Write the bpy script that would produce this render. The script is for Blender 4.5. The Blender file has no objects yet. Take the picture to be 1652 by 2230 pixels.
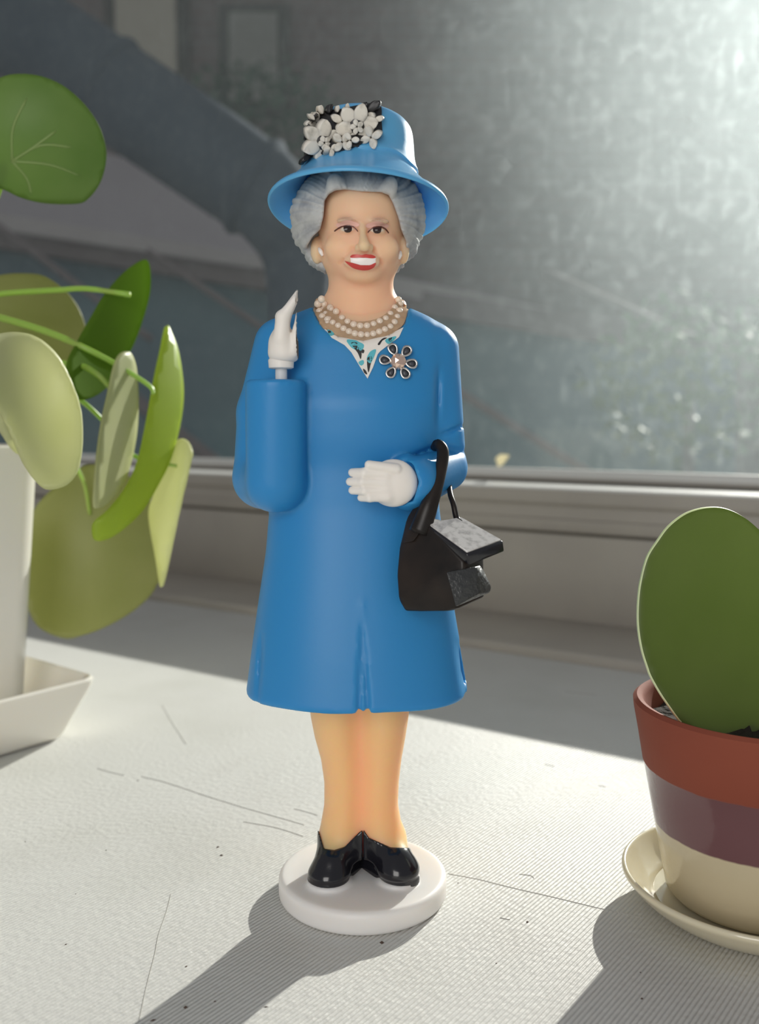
import bpy, bmesh, math, random
import numpy as np
from mathutils import Vector, Matrix
from mathutils.bvhtree import BVHTree
from mathutils.geometry import delaunay_2d_cdt
random.seed(4); RNG = np.random.default_rng(7)
SC = bpy.context.scene
COL = SC.collection
U = 0.01                                   # the script works in centimetres

# ------------------------------------------------------------------ camera, world, sun, exposure
FPX = 2050.0                               # focal length in pixels of the 1652 x 2230 frame
PIT = math.atan(202 / FPX)
CAM = np.array([.366, -19.4, 10.3])
cd = bpy.data.cameras.new('camera'); cam = bpy.data.objects.new('camera', cd); COL.objects.link(cam)
cam.location = CAM * U; cam.rotation_euler = (math.pi / 2 - PIT, 0, 0)
cd.sensor_fit = 'VERTICAL'; cd.sensor_height = 36; cd.sensor_width = 36
cd.lens = 36 * FPX / 2230; cd.clip_start = .01; cd.clip_end = 100
cd.dof.use_dof = True; cd.dof.focus_distance = .190; cd.dof.aperture_fstop = 17
SC.camera = cam
w = bpy.data.worlds.new('world'); SC.world = w; w.use_nodes = True
w.node_tree.nodes['Background'].inputs[0].default_value = (.93, .93, .96, 1)
w.node_tree.nodes['Background'].inputs[1].default_value = .27
SUN_T = .428; sa = math.radians(31.5)
sd = Vector((math.sin(sa), math.cos(sa), SUN_T)).normalized()
sl = bpy.data.lights.new('sun', 'SUN'); sl.energy = 6.3; sl.angle = math.radians(.55); sl.color = (1, .96, .88)
so = bpy.data.objects.new('sun', sl); COL.objects.link(so); so.rotation_euler = sd.to_track_quat('Z', 'Y').to_euler(); so.location = (1, 1.5, 1)
al = bpy.data.lights.new('room_fill_light', 'AREA'); al.shape = 'RECTANGLE'; al.size = .30; al.size_y = .42; al.energy = 1.9; al.color = (1, .97, .93)  # added unseen fill light behind the camera, brightens the figurine's front
ao = bpy.data.objects.new('room_fill_light', al); COL.objects.link(ao); ao.location = (-.16, -.62, .22)
ao.rotation_euler = (Vector((-.16, -.62, .22)) - Vector((0, 0, .09))).to_track_quat('Z', 'Y').to_euler()
vs = SC.view_settings; vs.view_transform = 'Standard'; vs.look = 'None'; vs.gamma = 1; vs.use_curve_mapping = False; vs.exposure = 0.0

# ------------------------------------------------------------------ measuring helpers
def P(u, v, y=None, z=None):
    """point (cm) seen at u,v of the photograph whose world y (or z) is given"""
    a = (u - 826) / FPX; b = -(v - 1115) / FPX
    d = np.array([a, math.cos(PIT) + b * math.sin(PIT), -math.sin(PIT) + b * math.cos(PIT)])
    t = (z - CAM[2]) / d[2] if z is not None else (y - CAM[1]) / d[1]
    return CAM + t * d
def proj(X, Y, Z):
    x = X - CAM[0]; y = Y - CAM[1]; z = Z - CAM[2]
    dep = y * math.cos(PIT) - z * math.sin(PIT)
    up = y * math.sin(PIT) + z * math.cos(PIT)
    return 826 + FPX * x / dep, 1115 - FPX * up / dep
def ray(u, v):
    return (P(u, v, y=0) - CAM) / np.linalg.norm(P(u, v, y=0) - CAM)

# ------------------------------------------------------------------ object helpers
ORG = {}
def props(o, label=None, cat=None, group=None, kind=None):
    if label: o['label'] = label
    if cat: o['category'] = cat
    if group: o['group'] = group
    if kind: o['kind'] = kind
    return o
def thing(name, label, cat, loc, group=None, kind=None):
    o = bpy.data.objects.new(name, None); COL.objects.link(o); o.empty_display_size = .01
    o.location = np.array(loc) * U; ORG[o] = np.array(loc, float)
    return props(o, label, cat, group, kind)
def mk(name, verts, faces, m, parent=None, smooth=True, org=None):
    o0 = ORG.get(parent, np.zeros(3)) if org is None else np.array(org, float)
    V = np.asarray(verts, float)
    me = bpy.data.meshes.new(name)
    me.from_pydata(((V - o0) * U).tolist(), [], [list(map(int, f)) for f in faces])
    me.validate(); me.update()
    if smooth: me.shade_smooth()
    if m: me.materials.append(m)
    o = bpy.data.objects.new(name, me); COL.objects.link(o)
    if parent: o.parent = parent
    elif org is not None: o.location = o0 * U
    ORG[o] = o0
    return o
def mk_bm(name, bm, m, parent=None, smooth=False, org=None):
    bmesh.ops.recalc_face_normals(bm, faces=bm.faces)
    bm.verts.index_update()
    v = [tuple(x.co) for x in bm.verts]; f = [[q.index for q in p.verts] for p in bm.faces]
    bm.free(); return mk(name, v, f, m, parent, smooth, org)
def autosmooth(o, deg=35):
    o.data.shade_smooth()
    try: o.data.set_sharp_from_angle(angle=math.radians(deg))
    except Exception: pass
    return o
def hull(name, pts, m, parent, bev=0, seg=2, smooth=True):
    bm = bmesh.new()
    for p in pts: bm.verts.new(tuple(p))
    r = bmesh.ops.convex_hull(bm, input=bm.verts)
    bmesh.ops.delete(bm, geom=[e for e in r['geom_interior'] if isinstance(e, bmesh.types.BMVert)], context='VERTS')
    bmesh.ops.dissolve_limit(bm, angle_limit=math.radians(4), verts=bm.verts, edges=bm.edges)
    if bev: bmesh.ops.bevel(bm, geom=list(bm.edges), offset=bev, segments=seg, profile=.5, affect='EDGES')
    o = mk_bm(name, bm, m, parent)
    return autosmooth(o, 40) if smooth else o
def catmull(pts, n, closed=False):
    P_ = [np.array(p, float) for p in pts]; N = len(P_); out = []
    segs = N if closed else N - 1
    for i in range(segs):
        p1, p2 = P_[i % N], P_[(i + 1) % N]
        p0 = P_[(i - 1) % N] if (closed or i > 0) else 2 * p1 - p2
        p3 = P_[(i + 2) % N] if (closed or i + 2 < N) else 2 * p2 - p1
        for k in range(n):
            t = k / n
            out.append(.5 * (2 * p1 + (p2 - p0) * t + (2 * p0 - 5 * p1 + 4 * p2 - p3) * t * t + (3 * p1 - p0 - 3 * p2 + p3) * t ** 3))
    if not closed: out.append(P_[-1])
    return out
def tube_vf(pts, rad, n=10, asp=1.0, sub=6):
    """tube through points; rad one number or one per point; asp flattens along the world view axis"""
    k = len(pts); rad = [rad] * k if np.isscalar(rad) else rad
    q = catmull([list(p) + [r] for p, r in zip(pts, rad)], sub)
    V, F = [], []; up = np.array([0., 1., .13])
    for i, a in enumerate(q):
        c = a[:3]; t = q[min(i + 1, len(q) - 1)][:3] - q[max(i - 1, 0)][:3]; t /= np.linalg.norm(t) + 1e-9
        s = np.cross(t, up); s /= np.linalg.norm(s) + 1e-9; b = np.cross(s, t)
        for j in range(n):
            an = 2 * math.pi * j / n
            V.append(c + a[3] * (math.cos(an) * s + asp * math.sin(an) * b))
    for i in range(len(q) - 1):
        for j in range(n):
            F.append((i * n + j, i * n + (j + 1) % n, (i + 1) * n + (j + 1) % n, (i + 1) * n + j))
    F.append(list(range(n))[::-1]); F.append([(len(q) - 1) * n + j for j in range(n)])
    return V, F
def tube(name, pts, rad, m, parent, n=10, asp=1.0, sub=6):
    V, F = tube_vf(pts, rad, n, asp, sub); return mk(name, V, F, m, parent)
def lathe_vf(prof, c, n=64, M=None):
    V, F = [], []
    for r, z in prof:
        for j in range(n):
            a = 2 * math.pi * j / n; p = np.array([r * math.cos(a), r * math.sin(a), z])
            if M is not None: p = M @ p
            V.append(p + c)
    for i in range(len(prof) - 1):
        for j in range(n):
            F.append((i * n + j, i * n + (j + 1) % n, (i + 1) * n + (j + 1) % n, (i + 1) * n + j))
    F.append([j for j in range(n)][::-1]); F.append([(len(prof) - 1) * n + j for j in range(n)])
    return V, F

# signed distance modelling -------------------------------------------------
def smin(a, b, k):
    h = np.clip(.5 + .5 * (b - a) / k, 0, 1); return b * (1 - h) + a * h - k * h * (1 - h)
def smax(a, b, k): return -smin(-a, -b, k)
def ell(X, Y, Z, c, r):
    x = (X - c[0]) / r[0]; y = (Y - c[1]) / r[1]; z = (Z - c[2]) / r[2]
    k0 = np.sqrt(x * x + y * y + z * z) + 1e-6
    k1 = np.sqrt((x / r[0]) ** 2 + (y / r[1]) ** 2 + (z / r[2]) ** 2) + 1e-6
    return k0 * (k0 - 1) / k1
def cap(X, Y, Z, a, b, ra, rb):
    a = np.array(a, float); b = np.array(b, float); d = b - a; L = (d @ d) + 1e-9
    t = np.clip(((X - a[0]) * d[0] + (Y - a[1]) * d[1] + (Z - a[2]) * d[2]) / L, 0, 1)
    return np.sqrt((X - a[0] - t * d[0]) ** 2 + (Y - a[1] - t * d[1]) ** 2 + (Z - a[2] - t * d[2]) ** 2) - (ra + (rb - ra) * t)
def poly2(u, v, pts, k=.0099):
    """signed distance (cm) to a closed outline, negative inside"""
    d = np.full(u.shape, 1e9); s = np.ones(u.shape); n = len(pts)
    for i in range(n):
        ax, ay = pts[i]; bx, by = pts[i - 1]
        ex, ey = bx - ax, by - ay; wx, wy = u - ax, v - ay
        t = np.clip((wx * ex + wy * ey) / (ex * ex + ey * ey + 1e-9), 0, 1)
        d = np.minimum(d, (wx - ex * t) ** 2 + (wy - ey * t) ** 2)
        c1 = v >= ay; c2 = v < by; c3 = ex * wy > ey * wx
        s = np.where((c1 & c2 & c3) | (~c1 & ~c2 & ~c3), -s, s)
    return s * np.sqrt(d) * k
def nets(f, lo, hi, h):
    lo = np.array(lo, float); ax = [np.arange(lo[i], hi[i] + h, h) for i in range(3)]
    X, Y, Z = np.meshgrid(*ax, indexing='ij'); V = f(X, Y, Z)
    ins = V < 0; sh = np.array(V.shape) - 1
    S = np.zeros(tuple(sh) + (3,)); C = np.zeros(tuple(sh))
    I = np.indices(V.shape); quads = []
    cid = np.arange(sh.prod()).reshape(tuple(sh))
    for a in range(3):
        b, c = (a + 1) % 3, (a + 2) % 3
        s0 = [slice(None)] * 3; s1 = [slice(None)] * 3; s0[a] = slice(0, -1); s1[a] = slice(1, None)
        V0, V1 = V[tuple(s0)], V[tuple(s1)]; i0, i1 = ins[tuple(s0)], ins[tuple(s1)]
        e = np.argwhere(i0 != i1)
        if not len(e): continue
        v0 = V0[tuple(e.T)]; v1 = V1[tuple(e.T)]; t = v0 / (v0 - v1)
        p = e.astype(float); p[:, a] += t
        ok = (e[:, b] > 0) & (e[:, c] > 0) & (e[:, b] < sh[b]) & (e[:, c] < sh[c])
        idx = []
        for db, dc in ((0, 0), (1, 0), (1, 1), (0, 1)):
            q = e.copy(); q[:, b] -= db; q[:, c] -= dc
            g = (q >= 0).all(1) & (q < sh).all(1)
            np.add.at(S, tuple(q[g].T), p[g]); np.add.at(C, tuple(q[g].T), 1)
            idx.append(q)
        Q = np.stack([cid[tuple(np.clip(q, 0, sh - 1).T)] for q in idx], 1)[ok]
        fl = i0[tuple(e.T)][ok]
        Q[~fl] = Q[~fl][:, ::-1]; quads.append(Q)
    m = C > 0; verts = S[m] / C[m][:, None] * h + lo
    rem = -np.ones(sh.prod(), int); rem[cid[m]] = np.arange(m.sum())
    return verts, rem[np.concatenate(quads)][:, ::-1].copy()
def fix_out(V, F):
    F = np.asarray(F); a, b, c, d = [V[F[:, i]] for i in range(4)]
    vol = (np.cross(b - a, c - a) * a).sum() + (np.cross(c - a, d - a) * a).sum()
    return (V, F) if vol > 0 else (V, F[:, ::-1])
def sdf_obj(name, f, lo, hi, h, m, parent):
    V, F = fix_out(*nets(f, lo, hi, h)); o = mk(name, V, F, m, parent); o_cache[name] = (V, F); return o
o_cache = {}
def bvh(*names):
    V, F, n = [], [], 0
    for k in names:
        v, f = o_cache[k]; V += [tuple(x) for x in v]; F += [[int(i) + n for i in q] for q in f]; n += len(v)
    return BVHTree.FromPolygons(V, F)
def patch(name, pts, tree, m, parent, off=.012, th=.02, grid=5, smooth_n=4, maxd=1e9):
    """thin raised paint layer that lies on the moulded surface"""
    ol = catmull(pts, smooth_n, True) if smooth_n > 1 else [np.array(p, float) for p in pts]
    n = len(ol); co = [Vector((float(p[0]), float(p[1]))) for p in ol]
    A = np.array(ol); lo, hi = A.min(0), A.max(0)
    gx, gy = np.meshgrid(np.arange(lo[0], hi[0], grid), np.arange(lo[1], hi[1], grid))
    g = np.c_[gx.ravel(), gy.ravel()]; d = poly2(g[:, 0], g[:, 1], [tuple(p) for p in ol], 1.0)
    co += [Vector((float(a), float(b))) for a, b in g[d < -grid * .45]]
    r = delaunay_2d_cdt(co, [(i, (i + 1) % n) for i in range(n)], [], 1, 1e-4)
    ov, of = r[0], r[2]; V, W = [], []
    last = None
    for p in ov:
        dr = Vector(ray(p[0], p[1])); h = tree.ray_cast(Vector(CAM), dr)
        if h[0] is None:
            q = Vector(last[0]) if last else Vector(P(p[0], p[1], y=0)); nn = last[1] if last else Vector((0, -1, 0))
            q = Vector(CAM) + dr * (q - Vector(CAM)).length
        else: q, nn = h[0], h[1]
        if nn.dot(dr) > 0: nn = -nn
        last = (q, nn)
        V.append(q + nn * off); W.append(q - nn * th)
    k = len(V); F = [list(f) for f in of] + [[i + k for i in f][::-1] for f in of]
    cnt = {}
    for f in of:
        for i in range(len(f)):
            e = (f[i], f[(i + 1) % len(f)]); cnt[e] = 1
    for a, b in list(cnt):
        if (b, a) not in cnt: F.append([b, a, a + k, b + k])
    o = mk(name, [tuple(x) for x in V + W], F, m, parent); return autosmooth(o, 50)

# ------------------------------------------------------------------ materials
def mat(name, col, rough=.5, sss=0, ssr=(1, .4, .2), sss_s=.004, metal=0, spec=.5, coat=0, bump=None, var=None, trans=None, thin=0):
    m = bpy.data.materials.new(name); m.use_nodes = True; nt = m.node_tree; N = nt.nodes; L = nt.links
    b = N['Principled BSDF']; c4 = tuple(col) + (1,)
    b.inputs['Base Color'].default_value = c4; b.inputs['Roughness'].default_value = rough
    b.inputs['Metallic'].default_value = metal; b.inputs['Specular IOR Level'].default_value = spec
    b.inputs['Coat Weight'].default_value = coat; b.inputs['Coat Roughness'].default_value = .08
    if sss:
        b.inputs['Subsurface Weight'].default_value = sss; b.inputs['Subsurface Radius'].default_value = ssr
        b.inputs['Subsurface Scale'].default_value = sss_s
    tc = N.new('ShaderNodeTexCoord')
    if var:                                              # (scale, second colour, low, high)
        n = N.new('ShaderNodeTexNoise'); n.inputs['Scale'].default_value = var[0]; n.inputs['Detail'].default_value = 5
        L.new(tc.outputs['Object'], n.inputs['Vector'])
        r = N.new('ShaderNodeMapRange'); r.inputs[1].default_value = var[2]; r.inputs[2].default_value = var[3]
        L.new(n.outputs[0], r.inputs[0]); x = N.new('ShaderNodeMix'); x.data_type = 'RGBA'
        L.new(r.outputs[0], x.inputs[0]); x.inputs[6].default_value = c4; x.inputs[7].default_value = tuple(var[1]) + (1,)
        L.new(x.outputs[2], b.inputs['Base Color']); m['mixcol'] = 1
    if bump:                                             # (scale, strength, distance)
        n = N.new('ShaderNodeTexNoise'); n.inputs['Scale'].default_value = bump[0]; n.inputs['Detail'].default_value = 4
        L.new(tc.outputs['Object'], n.inputs['Vector']); bp = N.new('ShaderNodeBump')
        bp.inputs['Strength'].default_value = bump[1]; bp.inputs['Distance'].default_value = bump[2]
        L.new(n.outputs[0], bp.inputs['Height']); L.new(bp.outputs[0], b.inputs['Normal'])
    if trans:                                            # (weight, colour) light through a thin leaf or sheet
        t = N.new('ShaderNodeBsdfTranslucent'); t.inputs[0].default_value = tuple(trans[1]) + (1,)
        x = N.new('ShaderNodeMixShader'); x.inputs[0].default_value = trans[0]
        L.new(b.outputs[0], x.inputs[1]); L.new(t.outputs[0], x.inputs[2]); L.new(x.outputs[0], N['Material Output'].inputs[0])
    return m
BLUE = mat('blue_plastic', (.028, .25, .56), .42, .35, (.25, .6, 1), .006, spec=.4, bump=(900, .05, .0004))
BLUEH = mat('blue_hat_plastic', (.11, .40, .74), .30, .3, (.25, .6, 1), .005, spec=.5, bump=(500, .1, .0004))
SKIN = mat('skin_plastic', (.92, .57, .37), .5, .8, (1, .6, .36), .005, spec=.3)
SKINL = mat('leg_plastic', (.95, .57, .28), .45, .9, (1, .52, .2), .009, spec=.35)
HAIR = mat('grey_hair_paint', (.50, .51, .50), .6, .3, (1, .9, .8), .004, var=(260, (.30, .31, .33), .45, .7))
WHITEP = mat('white_plastic', (.86, .82, .78), .45, .5, (1, .8, .65), .006, spec=.4)
GLOVE = mat('white_glove_plastic', (.88, .83, .77), .5, .3, (1, .85, .7), .002)
BLACK = mat('black_gloss_paint', (.010, .010, .014), .16, spec=.6, bump=(300, .1, .0004))
BAGM = mat('black_bag_paint', (.009, .0075, .007), .36, spec=.32, bump=(400, .15, .0004), var=(90, (.035, .024, .018), .4, .8))
PANEL = mat('solar_panel_glass', (.66, .64, .62), .25, spec=1, var=(900, (.36, .34, .33), .45, .75))
PETAL = mat('cream_petal_paint', (.74, .70, .62), .5, .3, (1, .85, .7), .002, var=(500, (.45, .42, .36), .5, .75))
BLKMAT = mat('black_band_paint', (.018, .018, .020), .35)
PEARL = mat('pearl', (.92, .72, .56), .25, .4, (1, .8, .6), .003, coat=.4)
NECKP = mat('neck_band_paint', (.55, .36, .22), .5, .4, (1, .5, .3), .003, var=(600, (.40, .26, .16), .4, .7))
RED = mat('red_lip_paint', (.60, .06, .05), .35)
TEETH = mat('white_tooth_paint', (.95, .90, .86), .3)
EYE = mat('dark_eye_paint', (.028, .012, .010), .15)
EYEW = mat('eye_white_paint', (.72, .60, .48), .4)
LID = mat('lid_line_paint', (.10, .035, .025), .4)
SHAD = mat('eyeshadow_paint', (.84, .50, .42), .5)
BLOUSE = mat('white_blouse_paint', (.84, .80, .74), .5)
TEAL = mat('teal_print_paint', (.10, .48, .56), .4)
SILVER = mat('silver_wire', (.72, .70, .68), .22, metal=1)
ENAM = mat('dark_enamel', (.07, .075, .09), .25)
GEM = mat('pink_crystal', (.85, .62, .50), .08, metal=.75, coat=1)
LEAF1 = mat('leaf_green', (.12, .21, .045), .5, trans=(.35, (.30, .46, .08)), var=(70, (.17, .26, .07), .35, .7))
LEAF2 = mat('leaf_pale', (.55, .58, .32), .38, trans=(.5, (.80, .82, .45)), var=(60, (.62, .63, .42), .35, .7))
LEAF3 = mat('leaf_bright', (.36, .48, .06), .34, trans=(.6, (.74, .88, .14)), var=(60, (.38, .48, .08), .35, .7))
LEAF4 = mat('leaf_olive', (.25, .27, .10), .4, trans=(.45, (.46, .48, .18)), var=(60, (.30, .31, .13), .35, .7))
VEIN = mat('leaf_vein', (.34, .46, .16), .5, trans=(.4, (.6, .75, .25)))
STEM = mat('petiole_green', (.30, .42, .08), .35, .4, (.6, 1, .2), .004)
HOYA = mat('hoya_green', (.11, .15, .04), .42, trans=(.42, (.34, .45, .07)), var=(45, (.14, .18, .055), .35, .7), bump=(350, .12, .0005))
HOYAE = mat('hoya_margin', (.62, .70, .40), .4, .5, (.8, 1, .5), .003)
CERAM = mat('white_ceramic', (.80, .77, .70), .28, .2, (1, .8, .6), .004, coat=.2)
SOIL = mat('potting_soil', (.022, .015, .010), .95, bump=(300, 1, .002))
FRAME = mat('cream_frame_paint', (.44, .41, .355), .45, bump=(60, .1, .001), var=(25, (.39, .36, .32), .3, .7))
FRAMEW = mat('white_frame_ledge', (.72, .72, .69), .4, bump=(90, .2, .001))
GASK = mat('window_gasket', (.16, .145, .12), .6)

# ------------------------------------------------------------------ the setting: sill and window
NW = np.array([.5502, .835, 0.]); TW = np.array([.835, -.5502, 0.]); QJ = 27.45
def Wp(s, q, z): return TW * s + NW * (QJ + q) + np.array([0, 0, z])
def extr(name, prof, m, s0, s1, parent=None, bev=.0, kind='structure', seg=2):
    """profile (q,z) pushed along the window"""
    bm = bmesh.new(); a = [bm.verts.new(Wp(s0, q, z)) for q, z in prof]; b = [bm.verts.new(Wp(s1, q, z)) for q, z in prof]
    n = len(prof); bm.faces.new(a); bm.faces.new(b[::-1])
    for i in range(n): bm.faces.new((a[i], a[(i + 1) % n], b[(i + 1) % n], b[i]))
    if bev: bmesh.ops.bevel(bm, geom=list(bm.edges), offset=bev, segments=seg, profile=.5, affect='EDGES')
    o = mk_bm(name, bm, m, parent); autosmooth(o, 30)
    if parent is None: props(o, kind=kind)
    return o
def sill_mat():
    m = mat('white_sill_paint', (.69, .69, .66), .5, spec=.25); nt = m.node_tree; N = nt.nodes; L = nt.links; b = N['Principled BSDF']
    tc = N.new('ShaderNodeTexCoord')
    def dot(v):
        d = N.new('ShaderNodeVectorMath'); d.operation = 'DOT_PRODUCT'; L.new(tc.outputs['Object'], d.inputs[0]); d.inputs[1].default_value = v; return d
    t = dot((.79, -.613, 0)); q = dot((.613, .79, 0))
    s = N.new('ShaderNodeMath'); s.operation = 'MULTIPLY'; L.new(t.outputs['Value'], s.inputs[0]); s.inputs[1].default_value = 2 * math.pi / .00088
    n0 = N.new('ShaderNodeTexNoise'); n0.inputs['Scale'].default_value = 14; L.new(tc.outputs['Object'], n0.inputs['Vector'])
    ad = N.new('ShaderNodeMath'); ad.operation = 'MULTIPLY_ADD'; L.new(n0.outputs[0], ad.inputs[0]); ad.inputs[1].default_value = 9; L.new(s.outputs[0], ad.inputs[2])
    sn = N.new('ShaderNodeMath'); sn.operation = 'SINE'; L.new(ad.outputs[0], sn.inputs[0])
    # ribs fade out where the coat of paint is thicker
    n1 = N.new('ShaderNodeTexNoise'); n1.inputs['Scale'].default_value = 9; L.new(tc.outputs['Object'], n1.inputs['Vector'])
    r1 = N.new('ShaderNodeMapRange'); L.new(n1.outputs[0], r1.inputs[0]); r1.inputs[1].default_value = .35; r1.inputs[2].default_value = .6; r1.inputs[3].default_value = .75
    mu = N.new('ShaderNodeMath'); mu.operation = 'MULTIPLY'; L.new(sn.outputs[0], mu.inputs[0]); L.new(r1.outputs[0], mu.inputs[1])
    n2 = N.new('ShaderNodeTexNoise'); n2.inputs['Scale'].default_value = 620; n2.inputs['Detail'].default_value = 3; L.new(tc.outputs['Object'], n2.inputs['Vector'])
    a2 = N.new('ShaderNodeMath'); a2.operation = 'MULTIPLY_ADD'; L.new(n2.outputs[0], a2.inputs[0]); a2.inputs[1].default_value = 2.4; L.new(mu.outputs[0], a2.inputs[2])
    bp = N.new('ShaderNodeBump'); bp.inputs['Strength'].default_value = .7; bp.inputs['Distance'].default_value = .00013
    L.new(a2.outputs[0], bp.inputs['Height']); L.new(bp.outputs[0], b.inputs['Normal'])
    # faint stains and wear; rib troughs tinted darker
    n3 = N.new('ShaderNodeTexNoise'); n3.inputs['Scale'].default_value = 22; n3.inputs['Detail'].default_value = 7; L.new(tc.outputs['Object'], n3.inputs['Vector'])
    r3 = N.new('ShaderNodeMapRange'); L.new(n3.outputs[0], r3.inputs[0]); r3.inputs[1].default_value = .5; r3.inputs[2].default_value = .8
    x = N.new('ShaderNodeMix'); x.data_type = 'RGBA'; L.new(r3.outputs[0], x.inputs[0]); x.inputs[6].default_value = (.69, .69, .66, 1); x.inputs[7].default_value = (.60, .60, .56, 1)
    x2 = N.new('ShaderNodeMix'); x2.data_type = 'RGBA'; L.new(x.outputs[2], x2.inputs[6]); x2.inputs[7].default_value = (.57, .57, .55, 1)
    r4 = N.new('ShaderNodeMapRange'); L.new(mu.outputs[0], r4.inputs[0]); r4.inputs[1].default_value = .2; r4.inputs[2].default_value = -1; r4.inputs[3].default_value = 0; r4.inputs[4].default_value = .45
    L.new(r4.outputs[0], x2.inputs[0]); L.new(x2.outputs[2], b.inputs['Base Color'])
    return m
SILL = sill_mat()
S0, S1 = -75, 60
# two boards of the sill with a hairline joint between them
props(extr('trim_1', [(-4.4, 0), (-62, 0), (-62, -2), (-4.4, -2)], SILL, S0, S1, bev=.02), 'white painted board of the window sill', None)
props(extr('trim_2', [(1.0, -1.9), (1.0, .42), (-6.12, .42), (-6.22, .34), (-6.26, -.02), (-4.5, -.02), (-4.5, -1.9)], FRAME, S0, S1, bev=.05), 'cream raised strip along the back of the sill')
wn = thing('window_1', 'large dusty window pane in a cream painted frame', None, Wp(0, 0, 0), kind='structure')
extr('bottom_rail', [(2, .2), (0, .34), (0, 4.60), (2, 4.60)], FRAME, S0, S1, wn, .06)
extr('groove', [(2, 4.5), (.35, 4.5), (.35, 4.85), (2, 4.85)], GASK, S0, S1, wn)
extr('frame_moulding', [(2, 4.78), (.02, 4.78), (-.05, 5.35), (.18, 5.42), (.18, 6.10), (2, 6.10)], FRAME, S0, S1, wn, .03)
extr('frame_lip', [(5.6, 6.05), (.10, 6.05), (.0, 6.20), (.0, 6.84), (5.6, 6.84)], FRAME, S0, S1, wn, .03)
extr('frame_ledge', [(5.6, 6.80), (.02, 6.80), (-.03, 6.86), (.08, 6.93), (5.6, 6.93)], FRAMEW, S0, S1, wn, .02)
extr('sash_rail', [(3.4, 6.90), (3.4, 7.12), (3.75, 7.22), (4.6, 7.22), (4.6, 6.9)], FRAME, S0, S1, wn, .04)
extr('glazing_bead', [(3.72, 7.18), (3.72, 7.50), (3.95, 7.62), (4.5, 7.62), (4.5, 7.18)], FRAMEW, S0, S1, wn, .03)
extr('weather_strip', [(3.30, 6.93), (3.30, 7.10), (3.5, 7.10), (3.5, 6.93)], GASK, S0, S1, wn)
def glass_mat():
    m = bpy.data.materials.new('dusty_glass'); m.use_nodes = True; nt = m.node_tree; N = nt.nodes; L = nt.links
    N.remove(N['Principled BSDF']); out = N['Material Output']
    tc = N.new('ShaderNodeTexCoord')
    tr = N.new('ShaderNodeBsdfTransparent'); tr.inputs[0].default_value = (.95, .97, .97, 1)
    tl = N.new('ShaderNodeBsdfTranslucent'); tl.inputs[0].default_value = (.9, .93, .9, 1)
    def noise(sc, d, lo, hi, a, b, stretch=None):
        n = N.new('ShaderNodeTexNoise'); n.inputs['Scale'].default_value = sc; n.inputs['Detail'].default_value = d
        if stretch:
            mp = N.new('ShaderNodeMapping'); mp.inputs['Scale'].default_value = stretch; L.new(tc.outputs['Object'], mp.inputs['Vector']); L.new(mp.outputs[0], n.inputs['Vector'])
        else: L.new(tc.outputs['Object'], n.inputs['Vector'])
        r = N.new('ShaderNodeMapRange'); L.new(n.outputs[0], r.inputs[0]); r.inputs[1].default_value = lo; r.inputs[2].default_value = hi; r.inputs[3].default_value = a; r.inputs[4].default_value = b
        return r
    def add(a, b):
        x = N.new('ShaderNodeMath'); x.operation = 'ADD'; L.new(a.outputs[0], x.inputs[0]); L.new(b.outputs[0], x.inputs[1]); return x
    specks = add(noise(420, 2, .68, .78, 0, .025), noise(150, 6, .64, .80, 0, .012))
    m2 = N.new('ShaderNodeMixShader'); L.new(specks.outputs[0], m2.inputs[0]); L.new(tr.outputs[0], m2.inputs[1]); L.new(tl.outputs[0], m2.inputs[2])
    gl = N.new('ShaderNodeBsdfGlossy'); gl.inputs['Roughness'].default_value = .05
    m3 = N.new('ShaderNodeMixShader'); m3.inputs[0].default_value = .02; L.new(m2.outputs[0], m3.inputs[1]); L.new(gl.outputs[0], m3.inputs[2])
    L.new(m3.outputs[0], out.inputs[0])
    # grime film in the pane scatters sunlight forwards
    vol = N.new('ShaderNodeVolumeScatter'); vol.inputs['Color'].default_value = (.84, .96, 1, 1); vol.inputs['Anisotropy'].default_value = .70
    den = add(noise(16, 5, .3, .7, 54, 68), noise(170, 5, .5, .8, 0, 34)); den = add(den, noise(260, 2, .58, .8, 0, 30, (1, 1, .25)))
    dp_ = N.new('ShaderNodeVectorMath'); dp_.operation = 'DOT_PRODUCT'; L.new(tc.outputs['Object'], dp_.inputs[0]); dp_.inputs[1].default_value = tuple(TW)
    rm = N.new('ShaderNodeMapRange'); rm.interpolation_type = 'SMOOTHSTEP'; L.new(dp_.outputs['Value'], rm.inputs[0]); rm.inputs[1].default_value = -.24; rm.inputs[2].default_value = .04; rm.inputs[3].default_value = .34; rm.inputs[4].default_value = 1.95  # sun glow built into the density: haze thickened towards the right
    mu_ = N.new('ShaderNodeMath'); mu_.operation = 'MULTIPLY'; L.new(den.outputs[0], mu_.inputs[0]); L.new(rm.outputs[0], mu_.inputs[1]); den = mu_
    L.new(den.outputs[0], vol.inputs['Density']); L.new(vol.outputs[0], out.inputs['Volume'])
    return m
extr('pane', [(4.1, 7.55), (4.1, 75), (4.25, 75), (4.25, 7.55)], glass_mat(), S0, S1, wn)
extr('top_rail', [(3.4, 75), (3.4, 80), (4.9, 80), (4.9, 75)], FRAME, S0, S1, wn)
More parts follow.
